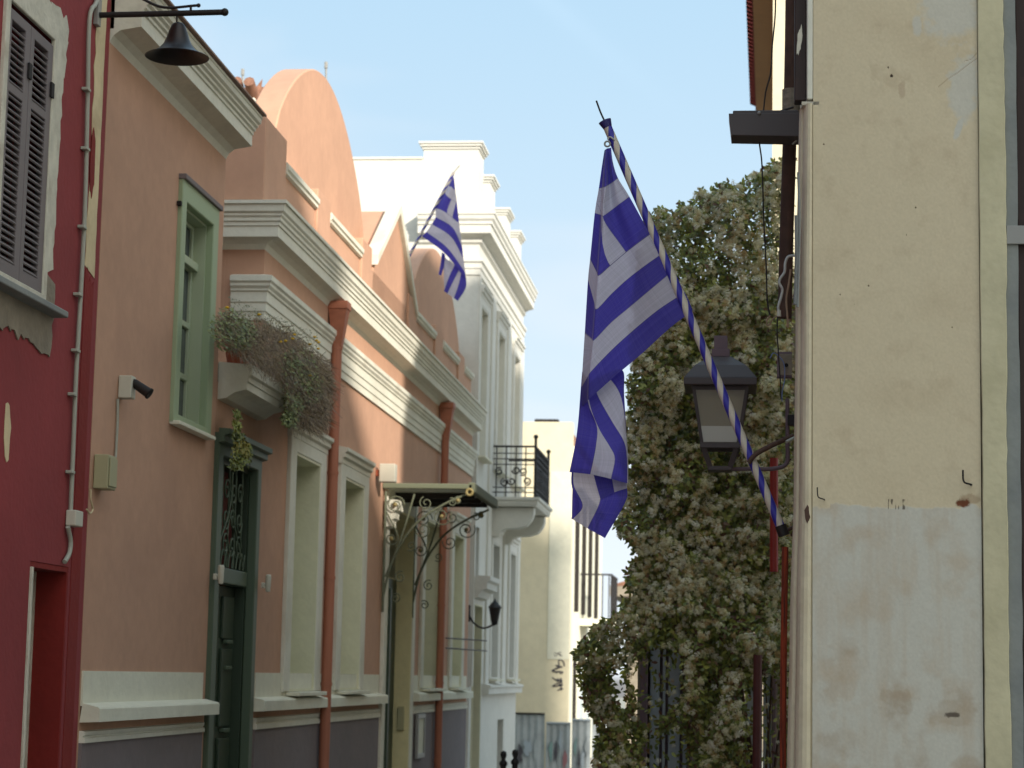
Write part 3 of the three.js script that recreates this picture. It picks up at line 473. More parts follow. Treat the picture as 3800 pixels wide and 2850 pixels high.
  for (const z of [b0 + 0.03, b1 - 0.03]) { const p = part('corner_post', tube([[xr, 4.13, -z], [xr, 4.98, -z]], 0.02, 1, 8), M.blackIron, rail); part('ball', new THREE.SphereGeometry(0.035, 12, 8).translate(xr, 5.0, -z), M.ball, p); }
}
{ // small wall lantern on the white house
  const X = -3.62, p = onX(1836, 2275, X + 0.35), g = thing('wall_lantern', 'small dark lantern on a curled arm on the white house', 'lantern', [X, p.y - 0.2, p.z]);
  const c = lathe([[0, -0.16], [0.04, -0.15], [0.05, -0.11], [0.085, 0.06], [0.1, 0.07], [0.06, 0.12], [0.02, 0.16], [0, 0.2]], 6); c.translate(p.x, p.y, p.z); part('lamp', c, M.blackIron, g);
  part('arm', tube([[X, p.y - 0.02, p.z], [X + 0.08, p.y - 0.14, p.z], [X + 0.2, p.y - 0.2, p.z], [X + 0.35, p.y - 0.15, p.z]], 0.014, 20, 6), M.blackIron, g);
  part('wall_plate', rbox(X + 0.001, X + 0.025, p.y - 0.12, p.y + 0.1, -p.z - 0.03, -p.z + 0.03, 0.005), M.blackIron, g);
}
{ const g = thing('wire_bracket', 'thin pair of wires strung from the rain pipe to the white house', 'wires', [LX, 2, -26]); for (const [a, b] of [[[1655, 2368], [1806, 2378]], [[1655, 2405], [1806, 2416]]]) { const p = onX(a[0], a[1], LX + 0.12), q = onX(b[0], b[1], LX + 0.1); part('wire', tube([p, q], 0.009, 1, 5), M.cable, g); } }

// ================================================================ yellow house closing the street
{
  const D = 38, X = -3.04, H = thing('yellow_house', 'pale yellow house with a blank end wall and tall shuttered windows', 'house', [X, 0, -D]);
  const dd = [[39.0, 39.9], [40.7, 41.6], [42.4, 43.3], [44.2, 45.1]];
  part('end_wall', wallD(rect(-9, X, -0.1, 6.08), [], D, 0.3), M.yellowWall, H);
  part('corner_strip', box(-3.42, X + 0.002, 1.9, 5.2, D - 0.012, D - 0.001), M.trimPale, H);
  part('wall', wallX(rect(D + 0.301, 46.4, -0.1, 5.7), [...dd.map(([a, b]) => rect(a, b, 2.75, 4.85)), ...dd.map(([a, b]) => rect(a, b, 0.02, 2.0))], X, 0.35), M.trimPale, H);
  part('roof', box(-9, X - 0.002, 5.7, 5.9, D + 0.31, 46.4), M.tile, H);
  part('wall_cap', box(-3.72, -3.3, 6.08, 6.13, D, D + 0.3), M.iron, H);
  dd.forEach(([a, b], i) => {
    const w = part('window', box(X - 0.25, X - 0.24, 2.76, 4.84, a, b), M.pane, H);
    part('shutter', rbox(X + 0.002, X + 0.08, 2.76, 4.84, a - 0.05, a - 0.002, 0.004), M.iron, w); part('lintel', box(X, X + 0.14, 4.87, 4.97, a - 0.15, b + 0.1), M.iron, w);
    const v = part('door', box(X - 0.25, X - 0.24, 0.03, 1.99, a, b), M.darkWood, H); part('jamb', box(X - 0.2, X + 0.06, 0.03, 2.0, a - 0.07, a - 0.002), i ? M.greyDoor : M.iron, v);
  });
  part('balcony_slab', box(X, X + 0.6, 2.55, 2.68, 40.3, 42.2), M.trimPale, H);
  const r = part('railing', merge([bar([X, 3.5, -40.32], [X + 0.58, 3.5, -40.32], 0.03), bar([X + 0.58, 3.5, -40.32], [X + 0.58, 3.5, -42.18], 0.03)]), M.blackIron, H);
  for (let i = 0; i < 16; i++) part('baluster', bar([X + 0.58, 2.68, -40.34 - i * 0.12], [X + 0.58, 3.5, -40.34 - i * 0.12], 0.022), M.blackIron, r);
  for (let i = 0; i < 5; i++) part('baluster', bar([X + 0.06 + i * 0.12, 2.68, -40.32], [X + 0.06 + i * 0.12, 3.5, -40.32], 0.02), M.blackIron, r);
  // scrawled tag
  const t = []; const q = rng(3); for (let i = 0; i < 5; i++) { const h = 1.98 - i * 0.13; const w = []; for (let k = 0; k < 7; k++) w.push([-3.34 + q() * 0.24, h + 0.05 - q() * 0.15, -D + 0.006]); t.push(tube(w, 0.011, 30, 4)); }
  part('graffiti_tag', merge(t), M.graffitiBlack, H);
}
{ // corrugated hoarding with graffiti, in front of the yellow end wall
  let x = -4.1; [[0.72, 0.95], [0.42, 0.8], [0.32, 0.86], [0.34, 1.0]].forEach(([w, h], i) => {
    const D = 37.3 + i * 0.06, n = Math.round(w / 0.06), s = []; for (let k = 0; k <= n; k++) s.push([x + k / n * w, D + 0.02 * (k % 2)]); const v = []; for (let k = 0; k < n; k++) { const [a, da] = s[k], [b, db] = s[k + 1]; v.push(a, -0.1, -da, b, -0.1, -db, b, h, -db, a, -0.1, -da, b, h, -db, a, h, -da); }
    const g = new THREE.BufferGeometry(); g.setAttribute('position', new THREE.Float32BufferAttribute(v, 3)); const u = uvm(g); u.computeVertexNormals();
    const H = thing('hoarding_panel', ['widest corrugated metal panel by the yellow wall, smeared with teal paint', 'short corrugated metal panel beside the widest one, with a red smear', 'narrow corrugated metal panel between the red smeared one and the tallest', 'tallest corrugated metal panel by the corner of the yellow wall'][i], 'panel', [x + w / 2, -0.1, -D], 'metal panels in front of the yellow wall');
    part('sheet', u, M.fence, H); part('top_rail', rbox(x, x + w, h, h + 0.03, D - 0.02, D + 0.03, 0.005), i ? M.greyDoor : M.iron, H);
    const r = rng(20 + i); for (let q = 0; q < 4; q++) { const b = [], cx = x + w * (0.2 + 0.2 * q), cy = 0.2 + 0.35 * r(); for (let k = 0; k < 16; k++) { const a = k / 16 * 6.283; b.push([cx + w * 0.09 * Math.cos(a) * (0.4 + 0.9 * r()), cy + 0.2 * Math.sin(a) * (0.4 + 0.8 * r())]); } part('paint_smear', wallD(b, [], D - 0.006 - q * 0.0045, 0.004), [M.graffitiTeal, M.graffitiBlack, M.greyDoor, i === 1 ? M.graffitiRed : M.fence][q], H); }
    x += w + 0.02;
  });
}
{ // far house glimpsed past the jasmine
  const D = 54, H = thing('distant_house', 'grey brown house far down the street with a stone eave', 'house', [-2.2, 0, -D]);
  part('wall', box(-2.9, 3, -0.1, 3.6, D, D + 6), M.rawPlaster, H); part('eave', box(-3.3, 3.3, 3.6, 3.85, D - 0.4, D + 6.2), M.rawPlaster, H); part('roof', wallD([[-3.3, 3.86], [3.3, 3.86], [0, 5.0]], [], D - 0.3, 6), M.tile, H);
}
{ // old roof behind the terracotta house
  const D = 20, H = thing('tiled_roof_house', 'old house behind with a clay tiled ridge', 'house', [-6, 5.2, -D]), xe = onD(952, 330, D).x, ht = onD(920, 312, D).y;
  part('wall', box(-8.5, xe - 0.05, 5.2, ht - 0.24, D + 0.02, D + 2), M.cream, H); part('cornice', rbox(-8.5, xe, ht - 0.239, ht - 0.15, D - 0.06, D + 2, 0.012), M.trim, H);
  for (let i = 0; i < 9; i++) { const g = new THREE.CylinderGeometry(0.06, 0.07, 0.32, 10).rotateZ(Math.PI / 2 + 0.07 * Math.sin(i * 7)).translate(xe - 0.12 - i * 0.24, ht - 0.03 + 0.015 * Math.sin(i * 3), -D - 0.25); part('ridge_tile', g, M.tile, H); }
  for (let i = 0; i < 14; i++) { const g = new THREE.CylinderGeometry(0.055, 0.065, 0.42, 8).rotateX(1.15 + 0.05 * Math.sin(i * 5)).translate(xe - 0.05 - i * 0.125, ht - 0.09, -D - 0.08); part('roof_tile', g, M.tile, H); }
  const hn = new THREE.ConeGeometry(0.05, 0.17, 8).rotateZ(-0.35).translate(xe - 0.02, ht + 0.03, -D - 0.2); part('ridge_end', hn, M.tile, H);
}
for (const [x, y0, y1, l] of [[1210, 300, 236, 'thin rooftop mast with a small head behind the curved pediment'], [901, 300, 262, 'pale stub aerial above the old tiled ridge']]) {
  const D = 24, a = onD(x, y0 + 90, D), b = onD(x, y1, D), g = thing('roof_aerial', l, 'aerial', [a.x, a.y, a.z]);
  part('mast', tube([a, b], 0.012, 1, 6), M.zinc, g); part('head', rbox(b.x - 0.018, b.x + 0.018, b.y - 0.06, b.y + 0.02, D - 0.02, D + 0.02, 0.008), M.zinc, g);
}
[[1869, 2785], [1912, 2780]].forEach(([x, y]) => { const p = onD(x, y, 24); const g = lathe([[0, 0], [0.05, 0], [0.05, 0.06], [0.032, 0.09], [0.032, p.y - 0.17], [0.045, p.y - 0.16], [0.045, p.y - 0.13], [0.02, p.y - 0.1], [0.036, p.y - 0.05], [0.03, p.y - 0.015], [0, p.y]], 18); g.translate(p.x, 0, p.z); whole('bollard', 'slim dark iron bollard with a ball top on the pavement edge', 'bollard', g, M.blackIron, 'iron bollards along the kerb'); });

// ================================================================ right side: beige house at the corner
M.cornerFace = (() => {                                         // paint, filler, run-down stains and rust where the photograph shows them; x across 0.285..0.985, h up -0.1..8.6
  const W = 512, Hh = 2048, col = new Uint8Array(W * Hh * 4), bmp = new Uint8Array(W * Hh * 4), C = (h) => lin(h);
  const beige = C('#ccbd9f'), dirty = C('#bcaa8c'), wash = C('#c2beb1'), rust = C('#6a3c24'), tan = C('#b5a187'), darkc = C('#3a2c22'), brown = C('#9c8468');
  const n = (x, h, f, s, o = 4) => fbm(x * f, h * f, 8192, s, o), clamp = (v) => Math.max(0, Math.min(1, v)), mix = (a, b, t) => a.map((v, q) => v + (b[q] - v) * t);
  const blob = (x, h, cx, cy, rx, ry, s, f = 30, amp = 0.9) => { const q = Math.hypot((x - cx) / rx, (h - cy) / ry); return q > 1 + amp * 0.5 ? 0 : clamp((1 - q + amp * (n(x, h, f, s, 4) - 0.5)) * 3); };
  const seg = (x, h, pts, w) => { let m = 9; for (let i = 0; i < pts.length - 1; i++) { const [ax, ay] = pts[i], [bx, by] = pts[i + 1], t = clamp(((x - ax) * (bx - ax) + (h - ay) * (by - ay)) / ((bx - ax) ** 2 + (by - ay) ** 2)); m = Math.min(m, Math.hypot(x - ax - t * (bx - ax), h - ay - t * (by - ay))); } return clamp(1 - m / w); };
  for (let j = 0; j < Hh; j++) for (let i = 0; i < W; i++) {
    const x = 0.285 + 0.7 * (i + 0.5) / W, h = -0.1 + 8.7 * (j + 0.5) / Hh; let c = beige, e = 0.5;
    c = mix(c, dirty, clamp((n(x, h, 5, 11) - 0.5) * 2.2) * 0.4); const near = h > 0.9 && h < 5; if (near) c = mix(c, brown, clamp((n(x, h, 14, 12) - 0.62) * 4) * 0.2);
    const edge = (x < 0.36 ? 2.335 : x < 0.62 ? 2.352 - (x - 0.36) * 0.06 : 2.338) + 0.02 * (n(x, h, 30, 21, 3) - 0.5) + (x > 0.9 ? 0.06 * (n(x, h, 22, 22, 3) - 0.35) : 0);
    const m = clamp((edge - h) * 160);
    if (m > 0) { let w = mix(wash, tan, clamp((n(x, h * 0.12, 24, 31, 4) - 0.5) * 2.6) * 0.42); w = mix(w, tan, clamp((n(x, h, 9, 32) - 0.53) * 3.5) * 0.5); if (h < 1.8) w = mix(w, brown, clamp((n(x, h, 11, 33) - 0.5 - 0.2 * clamp((h - 1.35) * 2.4)) * 4) * 0.35); c = mix(c, w, m); e += 0.12 * m; }
    if (near) {
      for (const [cx, cy, rx, ry, s] of [[0.93, 4.15, 0.075, 0.17, 41], [0.88, 4.5, 0.14, 0.16, 42], [0.73, 4.42, 0.025, 0.05, 43]]) c = mix(c, wash, 0.85 * blob(x, h, cx, cy, rx, ry, s));
      { const q = (x - 0.905) * 0.94 - (h - 3.97) * 0.34, p2 = (x - 0.905) * 0.34 + (h - 3.97) * 0.94; c = mix(c, wash, blob(q, p2, 0, 0, 0.017, 0.06, 44, 40, 0.5)); }
      const k1 = blob(x, h, 0.905, 2.355, 0.035, 0.022, 51, 60), k2 = blob(x, h, 0.945, 2.372, 0.06, 0.024, 52, 50); c = mix(c, brown, 0.6 * k2); c = mix(c, rust, k1); e -= 0.3 * k1;
      c = mix(c, tan, 0.7 * blob(x, h, 0.665, 4.14, 0.016, 0.05, 53, 40)); c = mix(c, brown, 0.2 * blob(x, h, 0.62, 4.19, 0.09, 0.07, 54, 24, 1.5));
      c = mix(c, brown, 0.32 * blob(x, h, 0.63, 1.52, 0.07, 0.08, 55, 22, 1.8)); c = mix(c, brown, 0.28 * blob(x, h, 0.86, 1.5, 0.09, 0.09, 56, 22, 1.8)); c = mix(c, darkc, 0.8 * blob(x, h, 0.86, 1.475, 0.035, 0.012, 57, 70)); c = mix(c, tan, 0.35 * blob(x, h, 0.39, 1.6, 0.08, 0.14, 58, 16, 1.8));
      for (const [cx, cy, r] of [[0.62, 4.2, 0.007], [0.606, 4.238, 0.004], [0.33, 3.9, 0.004], [0.4, 3.24, 0.003], [0.52, 3.28, 0.004], [0.87, 3.1, 0.003], [0.72, 3.62, 0.004], [0.46, 3.2, 0.002], [0.68, 3.5, 0.002]]) { const k = clamp((r - Math.hypot(x - cx, h - cy)) * 700); c = mix(c, darkc, k); e -= 0.5 * k; }
      const k = Math.max(seg(x, h, [[0.985, 4.275], [0.95, 4.25], [0.9, 4.21], [0.86, 4.185], [0.82, 4.15]], 0.0028), seg(x, h, [[0.985, 4.3], [0.96, 4.27], [0.93, 4.262]], 0.0025)); c = mix(c, brown, 0.75 * k); e -= 0.3 * k;
      if (x > 0.6 && x < 0.69 && h > 2.325 && h < 2.37) { const st = clamp((n(x, h * 0.15, 160, 61, 2) - 0.6) * 9) * clamp((n(x, h, 40, 62, 2) - 0.35) * 5); c = mix(c, darkc, 0.8 * st); }
    }
    const gr = 1 + 0.1 * (n(x, h, 120, 71, 2) - 0.5), o = (j * W + i) * 4; for (let q = 0; q < 3; q++) col[o + q] = Math.round(255 * srgb(c[q] * gr)); col[o + 3] = 255; const b = Math.round(255 * clamp(e + 0.25 * (n(x, h, 18, 72, 4) - 0.5) + 0.1 * (n(x, h, 90, 73, 2) - 0.5))); bmp[o] = bmp[o + 1] = bmp[o + 2] = b; bmp[o + 3] = 255;
  }
  const mk = (d, s) => { const t = new THREE.DataTexture(d, W, Hh, THREE.RGBAFormat); t.magFilter = THREE.LinearFilter; if (s) t.colorSpace = THREE.SRGBColorSpace; t.needsUpdate = true; return t; };
  return new THREE.MeshStandardMaterial({ map: mk(col, true), bumpMap: mk(bmp, false), bumpScale: 0.006, roughness: 0.93 });
})();
const RX = (d) => 0.235 + 0.0132 * (d - 9.2);
{
  const D = 9.2, H = thing('beige_house', 'beige plastered corner house wall with a patched whitewashed lower half', 'house', [0.6, 0, -D]);
  part('wall', (() => { const g = wallD([[0.285, -0.1], [0.985, -0.1], [0.985, 8.6], [0.285, 8.6]], [], D, 0.3), p = g.attributes.position, uv = g.attributes.uv; for (let i = 0; i < p.count; i++) uv.setXY(i, (p.getX(i) - 0.285) / 0.7, (p.getY(i) + 0.1) / 8.7); return g; })(), M.cornerFace, H);
  part('side_wall', box(0.3, 0.6, -0.1, 7.8, D + 0.301, 12.35), M.beige, H); part('upper_storey', box(0.3, 8, 7.8, 8.6, D + 0.301, 11.4), M.beige, H);
  part('back_wall', box(0.601, 8, -0.1, 7.8, 12.0, 12.35), M.beige, H); part('roof', box(0.6, 8, 7.6, 7.79, D + 0.302, 11.999), M.paving, H);
  // corner moulding, a little out of plumb: rounded shaft with fillets
  { const prof = [[0.284, 9.2], [0.283, 9.206], [0.277, 9.206], [0.277, 9.194], [0.262, 9.188], [0.245, 9.19], [0.23, 9.2], [0.22, 9.215], [0.214, 9.24], [0.214, 9.262], [0.2, 9.263], [0.194, 9.27], [0.188, 9.285], [0.186, 9.31], [0.19, 9.5], [0.31, 9.52]]; const v = [], n = 12, h0 = -0.1, h1 = 4.08;
    const P = (j, i) => { const h = h0 + (h1 - h0) * i / n, k = (0.286 - prof[j][0]) / 0.1; return [prof[j][0] + Math.max(0, Math.min(1, k)) * ((h - 1.2) * 0.0155 + 0.004 * Math.sin(h * 3.1) + 0.002 * Math.sin(h * 9)), h, -prof[j][1]]; };
    for (let i = 0; i < n; i++) for (let j = 0; j < prof.length - 1; j++) { const a = P(j, i), b = P(j + 1, i), c = P(j + 1, i + 1), d = P(j, i + 1); v.push(...a, ...c, ...b, ...a, ...d, ...c); }
    const g = new THREE.BufferGeometry(); g.setAttribute('position', new THREE.Float32BufferAttribute(v, 3)); const u = uvm(g); u.computeVertexNormals(); const cm = part('corner_moulding', u, M.beigeTrim, H); part('moulding_top', box(0.236, 0.31, 4.075, 4.09, 9.2, 9.5), M.flake, cm);
    { const r = rng(9), b = []; for (let i = 0; i < 12; i++) { const a = i / 12 * 6.283; b.push([0.262 + 0.014 * Math.cos(a) * (0.5 + 0.7 * r()), 2.3 + 0.035 * Math.sin(a) * (0.6 + 0.6 * r())]); } part('rust_mark', wallD(b, [], 9.1865, 0.001), M.wood, cm); } }
  const bd = part('board', rbox(0.205, 0.256, 4.1, 8.5, 9.22, 9.3, 0.006), M.darkWood, H); { const r = rng(14), b = []; for (let i = 0; i < 18; i++) { const a = i / 18 * 6.283; b.push([0.226 + 0.013 * Math.cos(a) * (0.6 + 0.6 * r()) + 0.006 * Math.sin(a), 4.37 + 0.065 * Math.sin(a) * (0.8 + 0.4 * r())]); } part('paint_remnant', wallD(b, [], 9.218, 0.002), M.flake, bd); }
  part('white_bead', rbox(0.258, 0.284, 4.1, 8.5, 9.2, 9.28, 0.006), M.trim, H);
  // right-hand reveal: greenish rendered strip, grey frame, dark wooden door
  { const r = rng(31), p = []; for (let h = 0; h <= 8.5; h += 0.06) p.push([1.095 + 0.006 * (r() - 0.5) + 0.004 * Math.sin(h * 2.1), h]); const q = []; for (let h = 8.5; h >= 0; h -= 0.12) q.push([0.988 + (h < 2.9 ? 0.003 : 0) + 0.003 * (r() - 0.5), h]); part('rendered_strip', wallD([...p, ...q], [], D - 0.012, 0.1, 0.003), M.greenish, H); }
  { const r = rng(32), p = []; for (let h = 0; h <= 8.5; h += 0.08) p.push([1.15 + 0.004 * (r() - 0.5), h]); part('grey_jamb', wallD([...p, [1.09, 8.5], [1.09, 0]], [], D + 0.01, 0.1), M.greyBlue, H); }
  part('strap', rbox(1.1, 1.3, 3.46, 3.54, D - 0.004, D + 0.008, 0.003), M.zinc, H);
  part('door', rbox(1.151, 2.2, 0, 8.5, D + 0.03, D + 0.1, 0.006), M.darkWood, H);
  part('wall_beyond', box(2.2, 8, -0.1, 8.6, D + 0.001, D + 0.3), M.beige, H);
}
[[3056, 1855, 'thin bent iron hook next to the corner moulding on the beige wall'], [3600, 1800, 'thicker bent iron hook above the rust stain on the beige wall']].forEach(([x, y, l], i) => { const p = onD(x, y, 9.195), s = i ? 1.2 : 1; const g = tube([[p.x + 0.004, p.y - 0.0, p.z], [p.x, p.y, p.z + 0.03], [p.x - 0.022 * s, p.y + 0.008, p.z + 0.034], [p.x - 0.026 * s, p.y + 0.02, p.z + 0.034], [p.x - 0.027 * s, p.y + 0.05 * s, p.z + 0.034]], i ? 0.0042 : 0.0028, 24, 8); whole('wall_hook', l, 'hook', g, M.iron, 'iron hooks in the beige wall'); });
{ // brown downpipe behind the corner
  const g = thing('brown_downpipe', 'brown rain pipe just behind the beige house corner', 'pipe', [0.2, 2, -10.4]), D = 10.4, P = (x, y) => onD(x, y, D);
  part('pipe', tube([P(2942, -700), P(2940, 0), P(2930, 520), P(2918, 900), P(2912, 1180)], 0.0345, 24, 14), M.wood, g);
  const c = P(2936, 380); part('sleeve', new THREE.CylinderGeometry(0.045, 0.045, 0.125, 14).translate(c.x, c.y, c.z), M.rawPlaster, g);
}
{ // floodlight box with its stay
  const g = thing('street_floodlight', 'flat brown box floodlight sticking out from the beige house corner', 'light', [0.2, 4.15, -10.2]), D = 10.2, P = (x, y) => onD(x, y, D);
  const a = P(2708, 440), b = P(2962, 452), h0 = P(2720, 515).y;
  const s = [[a.x, a.y], [a.x + 0.012, h0], [b.x, h0 - 0.008], [b.x, a.y]]; const q = new THREE.ExtrudeGeometry(shapeOf(s), { depth: 0.16, bevelEnabled: true, bevelSize: 0.004, bevelThickness: 0.004, bevelSegments: 2 }); q.translate(0, 0, -D - 0.08); part('housing', uvm(q), M.lampBody, g);
  part('cover', rbox(a.x + 0.015, b.x, a.y, a.y + 0.022, D - 0.07, D + 0.07, 0.006), M.lampBody, g); part('stay', tube([P(2855, 425), P(2945, 398)], 0.005), M.iron, g); part('screw', new THREE.SphereGeometry(0.009, 10, 8).translate(...P(2817, 437).toArray()).translate(0, 0, 0.088), M.zinc, g);
  part('tail', tube([P(2940, 535), P(2975, 505)], 0.004), M.whiteCable, g);
}
{ const D = 10.25, P = (x, y) => onD(x, y, D), g = thing('hanging_cable', 'black cable hanging past the floodlight with a loose looped end', 'cable', [0, 3.4, -D]);
  part('cable', tube([[2880, -300], [2878, 0], [2876, 65], [2866, 170], [2859, 275], [2842, 340], [2831, 430], [2818, 520], [2826, 590], [2831, 700], [2834, 815], [2843, 980], [2849, 1130], [2858, 1170]].map(([x, y]) => P(x, y)), 0.0042, 90, 6), M.cable, g);
  part('loop', tube([[2858, 1170], [2846, 1190], [2846, 1206], [2856, 1204], [2866, 1186], [2884, 1172]].map(([x, y]) => P(x, y)), 0.004, 40, 6), M.tanCable, g);
  part('cable_below', tube([[2886, 1170], [2884, 1230], [2888, 1300], [2896, 1420], [2898, 1480]].map(([x, y]) => P(x, y)), 0.0035, 30, 6), M.cable, g); }
{ const D = 10.0, P = (x, y) => onD(x, y, D), g = thing('white_cable', 'thick white cable snaking out of the beige corner', 'cable', [0.15, 3.2, -D]);
  part('cable', tube([[2950, 948], [2925, 953], [2914, 977], [2911, 1010], [2895, 1035], [2892, 1050], [2903, 1074], [2898, 1104], [2888, 1140], [2890, 1158]].map(([x, y]) => P(x, y)), 0.0062, 70, 8), M.whiteCable, g);
  part('connector', new THREE.CylinderGeometry(0.009, 0.011, 0.028, 10).translate(...P(2891, 1163).toArray()), M.boxPlastic, g); }
whole('tan_cable', 'tan cable hanging close to the beige corner', 'cable', tube([[2934, 1000], [2926, 1060], [2918, 1110], [2922, 1175], [2924, 1215]].map(([x, y]) => onD(x, y, 10.0)), 0.0055, 40, 6), M.tanCable);
whole('cable_trunking', 'pale blue grey strip of cable trunking beside the corner moulding', 'trunking', merge([tube([[2962, 640], [2966, 760], [2966, 900], [2960, 1140]].map(([x, y]) => onD(x, y, 9.16)), 0.006, 30, 6), tube([[2955, 800], [2956, 950], [2951, 1130]].map(([x, y]) => onD(x, y, 9.2)), 0.009, 20, 6)]), M.greyBlue);
{ const D = 10.9, a = onD(2884, 1305, D), b = onD(2940, 1400, D), g = thing('junction_box', 'weathered metal junction box with loose blue wires behind the corner', 'junction box', [a.x, b.y, -D]);
  part('housing', rbox(a.x, b.x, b.y, a.y, D, D + 0.06, 0.004), M.mauveFrame, g); part('lid', rbox(a.x + 0.012, b.x, b.y + 0.01, a.y - 0.012, D - 0.006, D - 0.001, 0.003), M.rawPlaster, g); part('hole', new THREE.CylinderGeometry(0.01, 0.01, 0.004, 14).rotateX(Math.PI / 2).translate(...onD(2918, 1355, D - 0.009).toArray()), M.dark, g);
  part('wire', tube([[2858, 1330], [2870, 1310], [2905, 1340], [2912, 1400], [2902, 1460], [2902, 1490]].map(([x, y]) => onD(x, y, D - 0.04)), 0.0028, 50, 5), M.blueWire, g); }
whole('red_downpipe', 'bright red painted pipe in front of the jasmine', 'pipe', tube([onD(2872, 1700, 12.6), onD(2872, 2122, 12.6)], 0.024, 1, 12), M.redPipe);
whole('rusty_pipe', 'rusty orange pipe running down beside the beige corner', 'pipe', tube([onD(2914, 2030, 10.3), onD(2908, 2450, 10.3), onD(2904, 3100, 10.3)], 0.0155, 12, 12), M.rustPipe);
whole('maroon_post', 'dark maroon post standing under the jasmine', 'post', tube([onD(2812, 2430, 13.2), onD(2806, 3050, 13.2)], 0.026, 1, 12), M.maroon);

// ================================================================ street lantern
{
  const D = 12, P = (x, y) => onD(x, y, D), c = P(2674, 1450), g = thing('street_lantern', 'large four sided dark street lantern with glass panes', 'lantern', [0.23, 2.75, -D]);
  const cx = c.x, cz = c.z, yTop = P(2674, 1440).y, yBot = P(2674, 1655).y, yEnd = P(2674, 1742).y, Rt = 0.148, Rb = 0.098;
  const pyr = (r0, r1, h, y) => { const q = new THREE.CylinderGeometry(r1 * Math.SQRT2, r0 * Math.SQRT2, h, 4, 1).rotateY(Math.PI / 4).toNonIndexed(); q.computeVertexNormals(); q.translate(cx, y + h / 2, cz); return q; };
  part('roof', merge([pyr(0.197, 0.14, 0.075, yTop + 0.035), pyr(0.14, 0.055, 0.06, yTop + 0.11)]), M.lampBody, g); part('roof_rim', rbox(cx - 0.2, cx + 0.2, yTop - 0.008, yTop + 0.034, -cz - 0.2, -cz + 0.2, 0.006), M.lampBody, g);
  part('chimney', merge([rbox(cx - 0.05, cx + 0.05, yTop + 0.171, yTop + 0.215, -cz - 0.05, -cz + 0.05, 0.004), rbox(cx - 0.038, cx + 0.038, yTop + 0.215, yTop + 0.29, -cz - 0.038, -cz + 0.038, 0.004)]), M.mauveFrame, g);
  const cor = (r, y, i) => new THREE.Vector3(cx + r * [1, 1, -1, -1][i], y, cz + r * [1, -1, -1, 1][i]);
  for (let i = 0; i < 4; i++) { part('corner_bar', bar(cor(Rt, yTop - 0.005, i), cor(Rb, yBot, i), 0.018), M.lampBody, g);
    const a = cor(Rt - 0.004, yTop - 0.03, i), b = cor(Rt - 0.004, yTop - 0.03, (i + 1) % 4), e = cor(Rb - 0.002, yBot + 0.01, (i + 1) % 4), f = cor(Rb - 0.002, yBot + 0.01, i); const q = new THREE.BufferGeometry(); q.setAttribute('position', new THREE.Float32BufferAttribute([a, b, e, a, e, f].flatMap((v) => v.toArray()), 3)); q.computeVertexNormals(); part('pane', q, M.glass, g);
    part('cage_bar', bar(cor(Rb - 0.006, yBot - 0.01, i), cor(Rb * 0.55, yEnd + 0.012, i), 0.026), M.lampBody, g); }
  part('base_plate', rbox(cx - Rb * 0.68, cx + Rb * 0.68, yEnd - 0.012, yEnd + 0.014, -cz - Rb * 0.68, -cz + Rb * 0.68, 0.006), M.lampBody, g);
  part('top_frame', wallD([[cx - Rt, yTop - 0.03], [cx + Rt, yTop - 0.03], [cx + Rt, yTop - 0.009], [cx - Rt, yTop - 0.009]], [], -cz - Rt, 2 * Rt), M.lampBody, g);
  part('bottom_frame', merge([rbox(cx - Rb - 0.012, cx + Rb + 0.012, yBot - 0.022, yBot + 0.008, -cz - Rb - 0.012, -cz - Rb + 0.012, 0.003), rbox(cx - Rb - 0.012, cx + Rb + 0.012, yBot - 0.022, yBot + 0.008, -cz + Rb - 0.012, -cz + Rb + 0.012, 0.003), rbox(cx - Rb - 0.012, cx - Rb + 0.012, yBot - 0.021, yBot + 0.007, -cz - Rb + 0.012, -cz + Rb - 0.012, 0.003), rbox(cx + Rb - 0.012, cx + Rb + 0.012, yBot - 0.021, yBot + 0.007, -cz - Rb + 0.012, -cz + Rb - 0.012, 0.003)]), M.lampBody, g);
  for (let i = 0; i < 4; i++) { const lerp = (k, off) => Rb - 0.002 + off + (Rt - Rb) * k, y0 = yBot + 0.012, y1 = yBot + 0.098, k1 = 0.098 / (yTop - yBot); const a = cor(lerp(k1, 0.004), y1, i), b = cor(lerp(k1, 0.004), y1, (i + 1) % 4), e = cor(lerp(0.03, 0.004), y0, (i + 1) % 4), f = cor(lerp(0.03, 0.004), y0, i); const q = new THREE.BufferGeometry(); q.setAttribute('position', new THREE.Float32BufferAttribute([a, b, e, a, e, f].flatMap((v) => v.toArray()), 3)); q.computeVertexNormals(); part('painted_reflection', q, M.band, g); }  // sky reflection on the lower panes, painted as an opaque pale band
  part('bulb', lathe([[0, 0.2], [0.02, 0.19], [0.034, 0.15], [0.034, 0.11], [0.02, 0.07], [0.02, 0.0], [0, 0]], 16).translate(cx, yBot + 0.005, cz), M.frosted, g);
  part('arm', tube([[cx + 0.02, yEnd, cz], P(2780, 1740), P(2880, 1738), P(2918, 1722), P(2922, 1640), P(2922, 1480)], 0.0115, 40, 8), M.mauveFrame, g);
  const wr = P(2922, 1560); part('wall_clamp', rbox(wr.x, wr.x + 0.08, wr.y - 0.03, wr.y + 0.03, D - 0.03, D + 0.03, 0.004), M.iron, g);
}

